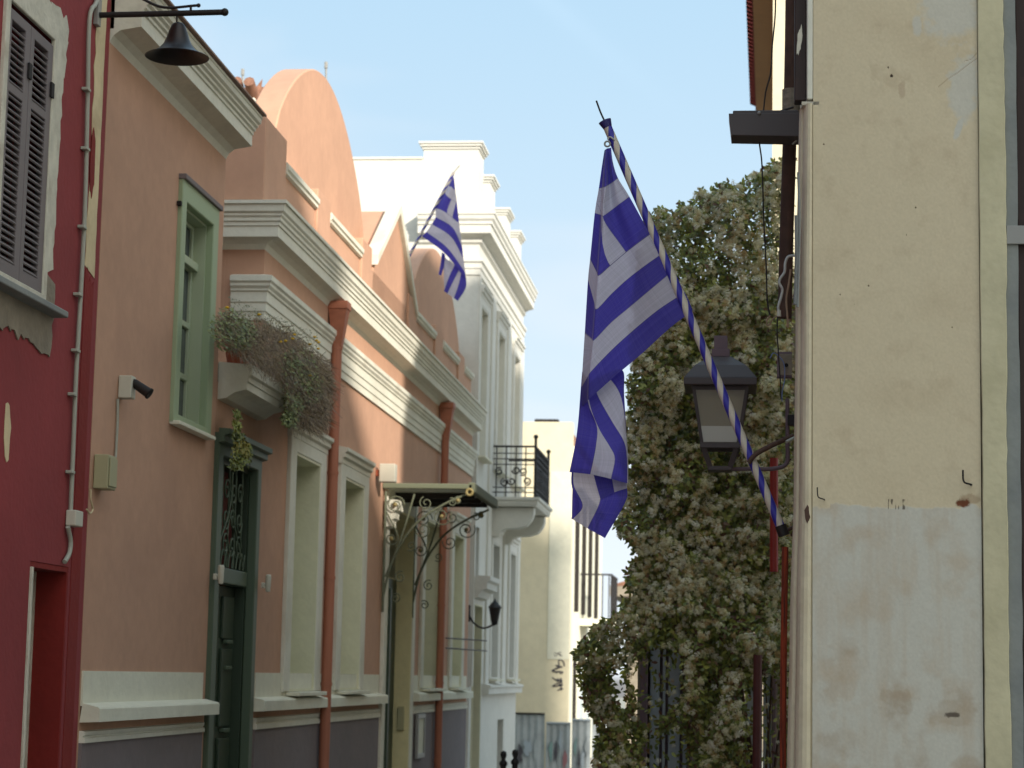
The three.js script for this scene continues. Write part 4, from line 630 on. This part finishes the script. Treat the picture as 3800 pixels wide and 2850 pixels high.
// ================================================================ right side, further on
{
  const H = thing('jasmine_clad_house', 'low plastered house end with a grey blue panelled door under the jasmine', 'house', [-0.2, 0, -14.95]), D = 14.9;
  part('wall', wallD(rect(-0.72, 0.9, -0.1, 4.2), [rect(-0.655, -0.36, 0, 2.25), rect(-0.06, 0.2, 0, 1.95)], D, 0.3), M.rawPlaster, H);
  part('side_wall', box(-0.72, -0.42, -0.1, 4.19, D + 0.301, 17), M.rawPlaster, H); part('roof', box(-0.74, 3, 4.2, 4.3, D + 0.05, 17), M.paving, H); part('far_wall', box(0.9, 3, -0.1, 4.19, D + 0.02, 17), M.rawPlaster, H);
  const d = part('door_frame', wallD([[-0.7, 0], [-0.65, 0], [-0.65, 2.24], [-0.365, 2.24], [-0.365, 0], [-0.34, 0], [-0.34, 2.3], [-0.7, 2.3]], [], D - 0.03, 0.06, 0.005), M.mauveFrame, H);
  for (const [a, b] of [[-0.635, -0.57], [-0.55, -0.53], [-0.51, -0.43], [-0.41, -0.38]]) part('door_board', rbox(a, b, 0.02, 2.22, D + 0.02, D + 0.05, 0.006), M.greyDoor, d);
  part('door_back', box(-0.64, -0.375, 0.015, 2.23, D + 0.06, D + 0.07), M.mauveFrame, d);
  const s = part('shutter_frame', wallD(rect(-0.08, 0.22, 0, 2.0), [rect(-0.05, 0.19, 0.05, 1.95)], D - 0.02, 0.05, 0.005), M.mauveFrame, H); for (let i = 0; i < 4; i++) part('shutter_board', rbox(-0.048 + i * 0.06, 0.006 + i * 0.06, 0.06, 1.94, D + 0.01, D + 0.03, 0.004), M.greyDoor, s);
}
{ // tall yellow house with the tiled eave
  const H = thing('tiled_eave_house', 'tall cream house whose tiled eave shows above the jasmine', 'house', [0.3, 0, -23]), a = Math.atan(0.0132);
  const X = (d) => 0.348 + (d - 28) * 0.0132;
  const turn = (g) => { g.translate(-X(18.05), 0, 18.05); g.rotateY(-a); g.translate(X(18.05), 0, -18.05); return uvm(g); };
  const x0 = X(18.05);
  part('wall', turn(box(x0, x0 + 5, -0.1, 9.15, 18.05, 28.4)), M.yellowWall, H); part('soffit', turn(box(x0 - 0.225, x0 - 0.001, 9.05, 9.14, 18, 28.45)), M.soffit, H);
  part('roof', turn(new THREE.ExtrudeGeometry(shapeOf([[x0 - 0.2, 9.15], [x0 + 5.2, 9.15], [x0 + 2.6, 10.2]]), { depth: 10.5, bevelEnabled: false }).translate(0, 0, -28.5)), M.redTile, H);
  part('fascia', turn(box(x0 - 0.235, x0 - 0.227, 9.06, 9.15, 18, 28.4)), M.redTile, H);
  const tg = new THREE.CylinderGeometry(0.062, 0.07, 0.4, 8, 1, false, 0, Math.PI).rotateZ(Math.PI / 2 - 0.42); tg.rotateX(0);
  for (let i = 0; i < 34; i++) { const d = 23.2 + i * 0.155, t = new THREE.Mesh(tg, M.redTile); t.name = 'roof_tile'; const p = new THREE.Vector3(x0 - 0.16, 9.2, -d); t.position.set(X(d) - 0.13, 9.17, -d).sub(H.position); t.castShadow = t.receiveShadow = true; H.add(t); }
}
// added unseen building behind the viewer, sized to keep the sun off this end
whole('added_shade_building', 'added tall cream building behind the viewer, out of frame, that blocks the sun', 'building', merge([box(5.5, 14, -0.1, 14.1, -12, -2), box(5.4, 14.1, 14.1, 14.3, -12.1, -1.9)]), M.yellowWall);

// ================================================================ flags
const flagTex = (() => { const W = 1350, Hh = 900, c = document.createElement('canvas'); c.width = W; c.height = Hh; const x = c.getContext('2d'); const blue = '#3c31a4', white = '#c4bdce';
  for (let i = 0; i < 9; i++) { x.fillStyle = i % 2 ? white : blue; x.fillRect(0, i * 100, W, 100); }
  x.fillStyle = blue; x.fillRect(0, 0, 500, 500); x.fillStyle = white; x.fillRect(0, 200, 500, 100); x.fillRect(200, 0, 100, 500); x.fillStyle = 'rgba(40,30,80,0.35)'; for (let i = 1; i < 9; i++) x.fillRect(i <= 4 ? 500 : 0, i * 100 - 1, W, 3); for (const q of [[0, 200], [0, 300], [0, 500]]) x.fillRect(0, q[1] - 1, 500, 3); for (const q of [200, 300, 500]) x.fillRect(q - 1, 0, 3, 500); for (const q of [14, 1328, 1338]) x.fillRect(q, 0, 2, Hh); for (const q of [10, 888]) x.fillRect(0, q, W, 2);
  const r = rng(4); x.globalAlpha = 0.035; for (let i = 0; i < 2600; i++) { x.fillStyle = r() > 0.5 ? '#000' : '#fff'; if (i % 2) x.fillRect(0, r() * Hh, W, 1); else x.fillRect(r() * W, 0, 1, Hh); } x.globalAlpha = 1;
  const t = new THREE.CanvasTexture(c); t.colorSpace = THREE.SRGBColorSpace; t.anisotropy = 4; return t; })();
M.flag = new THREE.MeshPhysicalMaterial({ map: flagTex, roughness: 0.85, transmission: 0.42, thickness: 0, sheen: 0.3, sheenRoughness: 0.6 });
M.flag.side = THREE.DoubleSide;
// cloth from seams: each row is one printed line u of the flag (0 hoist top .. 9), its points [px, py, v, depth]
function cloth(rows, D, sub = 5, along = 22, crease = false) {
  if (crease) rows = rows.map(([u, p]) => { const a = p[p.length - 2], b = p[p.length - 1]; const m = [0, 1, 2, 3].map((k) => a[k] + (b[k] - a[k]) * 0.22); m[3] = a[3] + 0.035; return [u, [...p.slice(0, -1), m, b]]; });
  const lines = rows.map(([u, pts]) => { const c = new THREE.CatmullRomCurve3(pts.map(([x, y, v, d]) => onD(x, y, D + d)), false, 'centripetal'); const vs = pts.map((p) => p[2]); const out = [];
    for (let i = 0; i <= along; i++) { const t = i / along, k = t * (pts.length - 1), j = Math.min(pts.length - 2, Math.floor(k)), f = k - j; out.push([c.getPoint(t), u, vs[j] + (vs[j + 1] - vs[j]) * f]); } return out; });
  const grid = []; for (let r = 0; r < lines.length - 1; r++) for (let s = 0; s < sub; s++) { const t = s / sub; const L = (k) => lines[Math.max(0, Math.min(lines.length - 1, k))]; const row = [];
    for (let i = 0; i <= along; i++) { const c = new THREE.Vector3(); const p0 = L(r - 1)[i][0], p1 = L(r)[i][0], p2 = L(r + 1)[i][0], p3 = L(r + 2)[i][0]; const w = [-0.5 * t + t * t - 0.5 * t ** 3, 1 - 2.5 * t * t + 1.5 * t ** 3, 0.5 * t + 2 * t * t - 1.5 * t ** 3, -0.5 * t * t + 0.5 * t ** 3]; [p0, p1, p2, p3].forEach((p, q) => c.addScaledVector(p, w[q])); row.push([c, L(r)[i][1] + (L(r + 1)[i][1] - L(r)[i][1]) * t, L(r)[i][2] + (L(r + 1)[i][2] - L(r)[i][2]) * t]); } grid.push(row); }
  grid.push(lines[lines.length - 1]);
  const pos = [], uv = [], idx = []; const n = along + 1; grid.forEach((row) => row.forEach(([p, u, v]) => { pos.push(p.x, p.y, p.z); uv.push(Math.min(0.999, v / 13.5), 1 - u / 9); }));
  for (let r = 0; r < grid.length - 1; r++) for (let i = 0; i < along; i++) { const a = r * n + i; idx.push(a, a + n, a + n + 1, a, a + n + 1, a + 1); }
  const g = new THREE.BufferGeometry(); g.setAttribute('position', new THREE.Float32BufferAttribute(pos, 3)); g.setAttribute('uv', new THREE.Float32BufferAttribute(uv, 2)); g.setIndex(idx); g.computeVertexNormals(); return g;
}
M.poleTape = (() => { const t = texture(256, (u, v) => { const k = ((((u - v) * 2) % 1) + 1) % 1; return k < 0.48 ? lin('#2f2c98') : lin('#c9bfae').map((q) => q * (0.94 + 0.1 * hash(Math.floor(u * 32), Math.floor(v * 64), 6))); }, 1); return new THREE.MeshStandardMaterial({ map: t, roughness: 0.5 }); })();
function pole(a, b, r, pitch, name, parent) { const l = a.distanceTo(b); const g = new THREE.CylinderGeometry(r, r, l, 20, 1); const uv = g.attributes.uv; for (let i = 0; i < uv.count; i++) uv.setY(i, uv.getY(i) * l / pitch); g.applyQuaternion(new THREE.Quaternion().setFromUnitVectors(new THREE.Vector3(0, 1, 0), b.clone().sub(a).normalize())); g.translate((a.x + b.x) / 2, (a.y + b.y) / 2, (a.z + b.z) / 2); return part(name, g, M.poleTape, parent); }
{ // the near flag
  const D = 9.8, P = (x, y, d = 0) => onD(x, y, D + d), G = thing('greek_flag', 'large blue and white striped flag drooping from a taped pole on the corner', 'flag', P(2905, 1975).toArray(), 'greek flags on slanting poles');
  const a = P(2904, 1972), b = P(2250, 462);
  pole(a, b, 0.0205, 0.27, 'pole', G);
  const dir = b.clone().sub(a).normalize(), cap = new THREE.CylinderGeometry(0.031, 0.021, 0.035, 18); cap.applyQuaternion(new THREE.Quaternion().setFromUnitVectors(new THREE.Vector3(0, 1, 0), dir)); cap.translate(b.x, b.y, b.z); M.capBlue = paint('#2a2668', 0.5); part('pole_cap', cap, M.capBlue, G);
  part('finial', tube([b, P(2230, 420), P(2213, 374)], 0.0042, 10, 8), M.cable, G);
  const gr = new THREE.TorusGeometry(0.0125, 0.0045, 8, 20); const gp = P(2254, 534, -0.025); gr.translate(gp.x, gp.y, gp.z); part('grommet', gr, M.zinc, G);
  part('tie', tube([P(2254, 518, -0.025), P(2262, 508, -0.028), P(2275, 515, -0.028), P(2285, 530, 0)], 0.004, 16, 6), M.whiteCable, G);
  part('cloth', merge([
    cloth([
      [0, [[2268, 548, 0, -0.02], [2262, 549, .3, -0.028], [2257, 550, .7, -0.02], [2252, 551, 1, -0.03], [2248, 554, 1.3, -0.02], [2243, 558, 1.6, 0]]],
      [1, [[2274, 600, 0, -0.02], [2268, 608, .35, -0.04], [2259, 614, .8, -0.01], [2247, 620, 1.2, -0.045], [2240, 622, 1.5, -0.02], [2232, 628, 1.75, 0.01]]],
      [2, [[2293, 660, 0, -0.02], [2278, 672, .45, -0.045], [2263, 682, .95, -0.005], [2246, 692, 1.4, -0.055], [2236, 695, 1.7, -0.02], [2222, 699, 1.95, 0.015]]],
      [3, [[2336, 730, 0, -0.015], [2302, 755, .75, -0.045], [2272, 778, 1.35, -0.005], [2238, 802, 1.95, -0.06], [2232, 799, 3.05, -0.02], [2207, 791, 3.6, 0.02]]],
      [5, [[2412, 868, 0, -0.01], [2367, 901, 1, -0.03], [2323, 935, 2, 0.0], [2264, 985, 3, -0.035], [2221, 1021, 4, -0.07], [2190, 960, 4.95, 0.02]]],
      [6, [[2456, 942, 0, -0.01], [2395, 985, 1.4, -0.02], [2330, 1035, 2.8, 0.005], [2270, 1090, 4, -0.035], [2212, 1148, 5.1, -0.075], [2182, 1038, 6.2, 0.02]]],
      [7, [[2492, 1008, 0, -0.005], [2412, 1075, 1.8, -0.015], [2335, 1140, 3.4, 0.005], [2268, 1196, 4.8, -0.035], [2203, 1262, 6, -0.08], [2170, 1233, 6.8, 0.02]]],
      [8, [[2541, 1085, 0, 0], [2440, 1152, 2.2, -0.01], [2350, 1226, 4, 0.005], [2270, 1299, 5.6, -0.035], [2189, 1384, 7, -0.08], [2157, 1440, 7.6, 0.02]]],
      [9, [[2571, 1152, 0, 0], [2485, 1218, 2.2, -0.005], [2380, 1314, 4.2, 0.005], [2275, 1402, 6, -0.03], [2186, 1482, 7.4, -0.07], [2152, 1520, 7.9, 0.02]]],
    ], D, 5, 30, true),
    cloth([
      [9, [[2160, 1380, 7.2, 0.03], [2155, 1442, 8, 0.02], [2146, 1560, 9.6, 0.0], [2136, 1640, 10.8, -0.01], [2125, 1696, 11.8, -0.01], [2113, 1752, 12.9, 0.0]]],
      [8, [[2178, 1400, 7.2, 0.02], [2184, 1500, 8.4, -0.03], [2216, 1588, 9.6, -0.02], [2212, 1650, 10.8, -0.035], [2203, 1702, 11.8, -0.03], [2190, 1760, 12.9, -0.02]]],
      [7, [[2180, 1402, 7.2, 0.025], [2190, 1504, 8.4, -0.01], [2226, 1596, 9.4, -0.005], [2262, 1655, 10.6, -0.02], [2282, 1697, 11.6, -0.025], [2268, 1777, 12.9, -0.025]]],
      [6, [[2200, 1410, 7.2, 0.05], [2218, 1468, 8.2, 0.03], [2272, 1566, 9.4, 0.015], [2318, 1645, 10.6, 0.01], [2327, 1712, 11.6, 0.01], [2327, 1793, 12.9, 0.0]]],
      [5, [[2240, 1390, 7.2, 0.06], [2272, 1415, 8, 0.05], [2304, 1470, 9, 0.045], [2323, 1600, 10.4, 0.04], [2327, 1690, 11.4, 0.04], [2327, 1780, 12.8, 0.035]]],
      [4, [[2290, 1370, 7.2, 0.06], [2312, 1376, 7.8, 0.06], [2316, 1460, 8.8, 0.065], [2323, 1580, 10, 0.07], [2326, 1680, 11.2, 0.07], [2326, 1770, 12.6, 0.07]]],
    ], D),
    cloth([                                                    // lower hanging corner, behind the hem
      [8.4, [[2126, 1740, 9.0, 0.05], [2125, 1800, 9.8, 0.04], [2123, 1860, 10.6, 0.035], [2122, 1926, 11.6, 0.04]]],
      [8, [[2128, 1740, 9, 0.05], [2129, 1800, 9.8, 0.03], [2162, 1880, 10.6, 0.015], [2125, 1927, 11.6, 0.036]]],
      [7, [[2205, 1745, 9, 0.055], [2222, 1810, 9.8, 0.04], [2228, 1855, 10.4, 0.015], [2181, 1961, 11.8, 0.02]]],
      [6, [[2327, 1780, 9, 0.06], [2327, 1812, 9.8, 0.05], [2327, 1846, 10.4, 0.04], [2245, 1997, 11.8, 0.03]]],
    ], D, 6),
    cloth([                                                    // tucked inner fold
      [6.95, [[2200, 1750, 9, 0.03], [2216, 1810, 9.6, 0.025], [2229, 1854, 10, 0.012]]],
      [6.05, [[2266, 1770, 9, 0.03], [2272, 1802, 9.6, 0.03], [2277, 1828, 10, 0.02]]],
      [5.1, [[2327, 1780, 9, 0.05], [2327, 1800, 9.6, 0.045], [2327, 1812, 10, 0.038]]],
    ], D, 4, 10),
  ]), M.flag, G);
  const w = P(2944, 1618), s1 = P(2795, 1700), s2 = P(2815, 1660); part('strap', tube([P(2778, 1718, -0.03), P(2800, 1690, -0.035), P(2860, 1655, -0.02), P(2944, 1618, 0.05)], 0.0125, 30, 6), M.wood, G); part('wall_clip', tube([P(2918, 1640, -0.02), P(2938, 1630, 0), P(2955, 1622, 0.05)], 0.0075, 10, 6), M.conduit, G);
  part('socket', tube([P(2896, 1950), P(2910, 1988)], 0.026, 1, 14), M.iron, G); part('socket_arm', tube([P(2905, 1975), P(2948, 1955, 0.06)], 0.009, 1, 8), M.wood, G);
}
{ // the far flag
  const D = 23.4, P = (x, y, d = 0) => onD(x, y, D + d), G = thing('greek_flag', 'small blue and white striped flag on a pole over the long salmon house', 'flag', P(1540, 905).toArray(), 'greek flags on slanting poles');
  pole(P(1500, 985), P(1684, 640), 0.016, 0.25, 'pole', G); part('finial', tube([P(1684, 640), P(1706, 614)], 0.006, 1, 6), M.zinc, G);
  part('cloth', merge([
    cloth([
      [0, [[1679, 660, 0, 0], [1682, 658, .5, -0.02], [1685, 660, 1, 0]]],
      [2, [[1664, 690, 0, 0], [1676, 694, 1, -0.05], [1690, 708, 2.2, 0]]],
      [3, [[1650, 714, .4, 0], [1660, 729, 1.0, -0.06], [1696, 752, 3.2, 0.02]]],
      [5, [[1618, 772, .4, 0], [1648, 784, 1.4, -0.06], [1704, 828, 4.2, 0.02]]],
      [6, [[1617, 805, 0, 0], [1680, 845, 3, -0.06], [1715, 915, 6, 0.02]]],
      [7, [[1602, 831, 0, 0], [1675, 880, 3, -0.06], [1720, 960, 6, 0.02]]],
      [8, [[1582, 860, 0, 0], [1660, 920, 3, -0.06], [1727, 1012, 6, 0.02]]],
      [9, [[1565, 876, 0, 0], [1650, 940, 3, -0.06], [1728, 1036, 6, 0.02]]],
    ], D, 4, 14),
    cloth([[7.05, [[1640, 935, 9, 0.06], [1634, 980, 10, 0.05], [1627, 1020, 12, 0.04]]], [6.4, [[1652, 945, 9, 0.06], [1648, 985, 10, 0.04], [1638, 1022, 12, 0.04]]]], D, 2, 6),
    cloth([
      [5.98, [[1642, 945, 9, 0.07], [1646, 1000, 10, 0.06], [1650, 1052, 12, 0.05]]],
      [5.02, [[1690, 972, 9, 0.07], [1655, 1025, 10, 0.04], [1649, 1080, 12, 0.04]].map((p, i) => i ? [1650 + i * 0, p[1], p[2], p[3]] : [1662, 965, 9, 0.06])],
      [6.5, [[1700, 990, 9, 0.05], [1676, 1030, 10, 0.03], [1650, 1082, 12, 0.03]]],
      [7.98, [[1712, 1010, 9, 0.045], [1700, 1060, 10, 0.03], [1684, 1106, 12, 0.03]]],
      [8.98, [[1730, 1030, 9, 0.04], [1729, 1067, 10, 0.03], [1699, 1117, 12, 0.03]]],
    ], D, 4, 8),
  ]), M.flag, G);
  part('pole_base', tube([P(1494, 996), P(1510, 966)], 0.03, 1, 10), M.iron, G);
}

// ================================================================ plants
const inPoly = (x, y, p) => { let c = false; for (let i = 0, j = p.length - 1; i < p.length; j = i++) if ((p[i][1] > y) !== (p[j][1] > y) && x < (p[j][0] - p[i][0]) * (y - p[i][1]) / (p[j][1] - p[i][1]) + p[i][0]) c = !c; return c; };
const leafGeo = (() => { const g = new THREE.BufferGeometry(); const p = [[0, 0, 0], [0.2, 0.25, 0.05], [0.24, 0.5, 0.06], [0.14, 0.8, 0.02], [0, 1, -0.06], [-0.14, 0.8, 0.02], [-0.24, 0.5, 0.06], [-0.2, 0.25, 0.05], [0, 0.5, 0]]; g.setAttribute('position', new THREE.Float32BufferAttribute(p.flat(), 3)); const i = []; for (let k = 0; k < 8; k++) i.push(k, (k + 1) % 8, 8); g.setIndex(i); g.computeVertexNormals(); return g; })();
const leafMat = new THREE.MeshPhysicalMaterial({ color: '#ffffff', roughness: 0.55, transmission: 0.25, thickness: 0, side: THREE.DoubleSide });
const petalMat = new THREE.MeshPhysicalMaterial({ color: '#ffffff', roughness: 0.8, transmission: 0.3, thickness: 0, side: THREE.DoubleSide });
function scatter(name, geo, mat, items, parent) {               // items [pos, normal, size, colour, spin]
  const m = new THREE.InstancedMesh(geo, mat, items.length); m.name = name; m.userData.kind = 'stuff'; m.castShadow = m.receiveShadow = true; m.position.copy(parent.position).negate();
  const q = new THREE.Quaternion(), q2 = new THREE.Quaternion(), mt = new THREE.Matrix4(), z = new THREE.Vector3(0, 0, 1), s = new THREE.Vector3(), c = new THREE.Color();
  items.forEach(([p, n, k, col, spin], i) => { q.setFromUnitVectors(z, n); q2.setFromAxisAngle(z, spin); q.multiply(q2); mt.compose(p, q, s.set(k, k, k)); m.setMatrixAt(i, mt); m.setColorAt(i, c.set(col)); });
  parent.add(m); return m;
}
{ // star jasmine
  const G = thing('jasmine_vine', 'huge star jasmine in white bloom spilling over the house end', 'vine', [-0.2, 0, -14]);
  const S = 1.7179, poly = [[1712, 335], [1690, 352], [1672, 350], [1655, 366], [1630, 372], [1606, 394], [1580, 388], [1556, 404], [1528, 416], [1508, 408], [1494, 432], [1470, 440], [1450, 455], [1424, 456], [1400, 468], [1385, 500], [1372, 640], [1362, 800], [1352, 900], [1346, 1000], [1346, 1060], [1340, 1110], [1326, 1135], [1340, 1160], [1368, 1172], [1376, 1200], [1352, 1240], [1362, 1290], [1332, 1326], [1292, 1352], [1252, 1388], [1238, 1424], [1252, 1470], [1270, 1500], [1268, 1540], [1294, 1560], [1286, 1610], [1276, 1720], [1712, 1720]].map(([x, y]) => [x * S, y * S]);
  const holes = [[[1362, 1420], [1420, 1400], [1484, 1412], [1478, 1500], [1440, 1540], [1412, 1590], [1376, 1560]], [[1322, 1450], [1356, 1440], [1360, 1540], [1328, 1520]], [[1602, 1500], [1690, 1440], [1700, 1720], [1600, 1720], [1616, 1600]], [[1395, 1590], [1490, 1580], [1500, 1720], [1380, 1720]]].map((h) => h.map(([x, y]) => [x * S, y * S]));
  const r = rng(2024), leaves = [], flowers = [];
  const surf = (x, y) => 13.95 - 0.55 * (fbm(x / 160, y / 160, 4096, 201, 3) - 0.5) - 0.35 * (fbm(x / 55, y / 55, 4096, 207, 2) - 0.5) - 0.25 * Math.min(1, Math.max(0, (y - 1900) / 700));
  const greens = ['#656f2c', '#707630', '#7e8238', '#545e28', '#6c662f', '#8a8e3c', '#9c9e46'], browns = ['#6a4a2e', '#5b3a28', '#7a5a34'];
  const N = 76000;
  for (let i = 0; i < N; i++) {
    const x = 2100 + r() * 840, y = 560 + r() * 2340, jx = x + (fbm(x / 30, y / 30, 4096, 301, 2) - 0.5) * 46, jy = y + (fbm(x / 30, y / 30, 4096, 302, 2) - 0.5) * 46;
    if (!inPoly(jx, jy, poly)) continue;
    let hole = false; for (const h of holes) if (inPoly(jx, jy, h)) hole = true; if (hole && r() > 0.07) continue;
    const low = Math.min(1, Math.max(0, (y - 1500) / 1200)), gap = fbm(x / 70, y / 70, 4096, 401, 3);
    const deep = gap > 0.6 ? 0.22 * Math.min(1, (gap - 0.6) * 12) : 0; if (deep && r() < 0.25 + 0.3 * low) continue;
    const s = surf(x, y), d = s + deep + 0.3 * r() * r() + (r() < 0.4 ? 0.45 * r() : 0);
    const n = new THREE.Vector3((r() - 0.5) * 1.7, 0.35 + (r() - 0.5) * 1.3, 0.8).normalize();
    leaves.push([onD(x, y, d), n, 0.026 + 0.024 * r(), r() < 0.12 ? browns[i % 3] : greens[Math.floor(r() * 7)], r() * 6.283]);
  }
  for (let i = 0; i < 21000; i++) {
    const x = 2100 + r() * 840, y = 560 + r() * 2340; if (!inPoly(x, y, poly)) continue; let hole = false; for (const h of holes) if (inPoly(x, y, h)) hole = true; if (hole && r() > 0.06) continue;
    const low = Math.min(1, Math.max(0, (y - 1300) / 1300)), k = 0.6 * fbm(x / 75, y / 75, 4096, 501, 3) + 0.4 * fbm(x / 22, y / 22, 4096, 511, 2); if (k < 0.45 + 0.07 * low || r() < 0.16 + 0.3 * low) continue;
    const n = new THREE.Vector3((r() - 0.5) * 1.2, 0.25 + (r() - 0.5) * 0.9, 1).normalize(), t = r();
    flowers.push([onD(x, y, surf(x, y) - 0.045 + 0.06 * r()), n, 0.42 + 0.42 * r(), t < 0.2 ? '#b0925c' : t < 0.48 ? '#cdc294' : t < 0.78 ? '#d8d0ac' : '#e2dcc4', r() * 6.283]);
  }
  // flower cluster: several five-petalled stars
  const petals = []; for (let f = 0; f < 6; f++) { const a = f * 2.4, rad = f ? 0.019 : 0, cx = rad * Math.cos(a), cy = rad * Math.sin(a), tx = 0.5 * Math.cos(a) * (f ? 1 : 0), ty = 0.5 * Math.sin(a) * (f ? 1 : 0), R = 0.0125;
    for (let k = 0; k < 5; k++) { const b = k * 1.2566 + f, c2 = b + 0.42, c1 = b - 0.2; const z = (x, y) => 0.012 * (f % 3) * 0.5 - (x - cx) * tx - (y - cy) * ty + 0.006; const pt = (aa, rr) => { const x = cx + rr * Math.cos(aa), y = cy + rr * Math.sin(aa); return [x, y, z(x, y)]; }; petals.push(...pt(b, 0), ...pt(c1, R * 0.8), ...pt(b + 0.1, R), ...pt(b, 0), ...pt(b + 0.1, R), ...pt(c2, R * 0.75)); } }
  const fg = new THREE.BufferGeometry(); fg.setAttribute('position', new THREE.Float32BufferAttribute(petals, 3)); fg.computeVertexNormals();
  scatter('foliage', leafGeo, leafMat, leaves, G); scatter('blossom', fg, petalMat, flowers, G);
  const st = []; for (let i = 0; i < 16; i++) { const x = 2560 + r() * 330; st.push(tube([onD(x, 2900, 14.5), onD(x + (r() - 0.5) * 160, 2300, 14.35), onD(x + (r() - 0.5) * 260, 1600, 14.4), onD(2500 + r() * 380, 1000, 14.5)], 0.005 + 0.006 * r(), 24, 5)); } part('stems', merge(st), M.wood, G);
}
{ // dry hanging plant on the ledge over the green door
  const G = thing('dry_hanging_plant', 'dry brown hanging plant with yellow flowers spilling from the ledge above the door', 'plant', [LX + 0.1, 3.3, -15.4]);
  const poly = [[815, 1180], [838, 1150], [870, 1175], [930, 1185], [1000, 1195], [1060, 1230], [1120, 1275], [1180, 1320], [1222, 1370], [1228, 1450], [1218, 1530], [1190, 1580], [1120, 1570], [1078, 1520], [1066, 1440], [1030, 1400], [985, 1390], [930, 1350], [880, 1300], [850, 1275], [815, 1250]];
  const r = rng(88), st = [], lv = [];
  const blade = (() => { const n = 6, v = [], ix = []; for (let i = 0; i <= n; i++) { const t = i / n, w = 0.03 * (1 - 0.7 * t), y = -t, z = 0.25 * t * t; v.push(-w, y, z, w, y, z); if (i < n) { const a = i * 2; ix.push(a, a + 1, a + 3, a, a + 3, a + 2); } } const g = new THREE.BufferGeometry(); g.setAttribute('position', new THREE.Float32BufferAttribute(v, 3)); g.setIndex(ix); g.computeVertexNormals(); return g; })();
  for (let i = 0; i < 46000; i++) { const x = 800 + r() * 450, y = 1120 + r() * 500; if (!inPoly(x + (r() - 0.5) * 40, y + (r() - 0.5) * 40, poly)) continue; if (fbm(x / 30, y / 30, 4096, 71, 3) > 0.6 && r() < 0.7) continue;
    const X = LX + 0.02 + 0.34 * r(), p = onX(x, y, X); st.push([p, new THREE.Vector3(0.6 + r() * 0.4, (r() - 0.5) * 0.9, (r() - 0.4) * 1.4).normalize(), (x < 1040 ? 0.04 + 0.05 * r() : 0.05 + 0.1 * r()), ['#7c6850', '#6c5844', '#8c785a', '#5c4a38', '#988664'][Math.floor(r() * 5)], (r() - 0.5) * 2.6]); }
  for (let i = 0; i < 5200; i++) { const c = [[850, 1225, 55], [1110, 1360, 48], [1125, 1420, 60], [1090, 1500, 26], [900, 1240, 40], [1075, 1555, 22], [1150, 1440, 40]][i % 7], a = r() * 6.283, q = c[2] * 1.35 * Math.pow(r(), 0.8), x = c[0] + q * Math.cos(a), y = c[1] + q * Math.sin(a) * 1.1; const p = onX(x, y, LX + 0.2 + 0.16 * r()); lv.push([p, new THREE.Vector3(0.5, 0.4 + r() * 0.4, (r() - 0.3)).normalize(), 0.018 + 0.02 * r(), ['#6c7636', '#7d863c', '#5c6630', '#8a8e48'][i % 4], r() * 6.283]); }
  for (let i = 0; i < 500; i++) { const x = 850 + r() * 330, y = 1130 + (x - 850) * 0.42 + r() * 60 - 30; const p = onX(x, y, LX + 0.1 + 0.15 * r()); lv.push([p, new THREE.Vector3(0.5, 0.4, r() - 0.3).normalize(), 0.012 + 0.012 * r(), ['#6c6a44', '#7a7650'][i % 2], r() * 6.283]); }
  scatter('dry_stems', blade, leafMat, st, G); scatter('green_leaves', leafGeo, leafMat, lv, G);
  const fl = new THREE.SphereGeometry(0.014, 8, 6); fl.scale(1, 0.6, 1); M.yellowFlower = paint('#e0b11c', 0.7);
  for (const [x, y] of [[843, 1141], [1040, 1268], [1060, 1265], [1086, 1257], [1093, 1242], [1150, 1277], [1175, 1263], [1183, 1270], [1181, 1294], [1150, 1393], [962, 1167], [1168, 1250]]) { const p = onX(x, y, LX + 0.34), m = new THREE.Mesh(fl, M.yellowFlower); m.name = 'flower'; m.position.copy(p).sub(G.position); G.add(m); }
}
{ const p = onX(862, 1300, LX + 0.12), g = lathe([[0, 0], [0.075, 0], [0.1, 0.13], [0.11, 0.13], [0.11, 0.16], [0.095, 0.16], [0.085, 0.13], [0, 0.12]], 22); g.translate(LX + 0.06, 3.70, -14.75); whole('clay_pot', 'terracotta pot on the ledge under the dry plant', 'pot', g, M.clay); }
{ // sprig growing on the door cornice
  const G = thing('door_sprig', 'yellow green weed growing on top of the green door frame', 'plant', [LX + 0.08, 3.2, -15.2]), r = rng(91), lv = [];
  const c = [[880, 1540, 8], [878, 1580, 14], [882, 1620, 20], [895, 1660, 26], [905, 1690, 32], [885, 1700, 30], [870, 1720, 18], [915, 1670, 18]];
  for (let i = 0; i < 900; i++) { const [x, y, q] = c[i % 8], a = r() * 6.283, k = q * Math.sqrt(r()); const p = onX(x + k * Math.cos(a), y + k * 1.4 * Math.sin(a), LX + 0.1 + 0.07 * r()); lv.push([p, new THREE.Vector3(0.5 + r(), 0.4, (r() - 0.5) * 2).normalize(), 0.02 + 0.02 * r(), ['#76802c', '#8a8f34', '#656f2a', '#9a8f3a'][i % 4], r() * 6.283]); }
  scatter('leaves', leafGeo, leafMat, lv, G); part('stem', tube([[LX + 0.06, 3.22, -15.25], onX(890, 1640, LX + 0.13), onX(879, 1545, LX + 0.13)], 0.004, 12, 5), M.wood, G);
}

renderer.render(scene, camera);
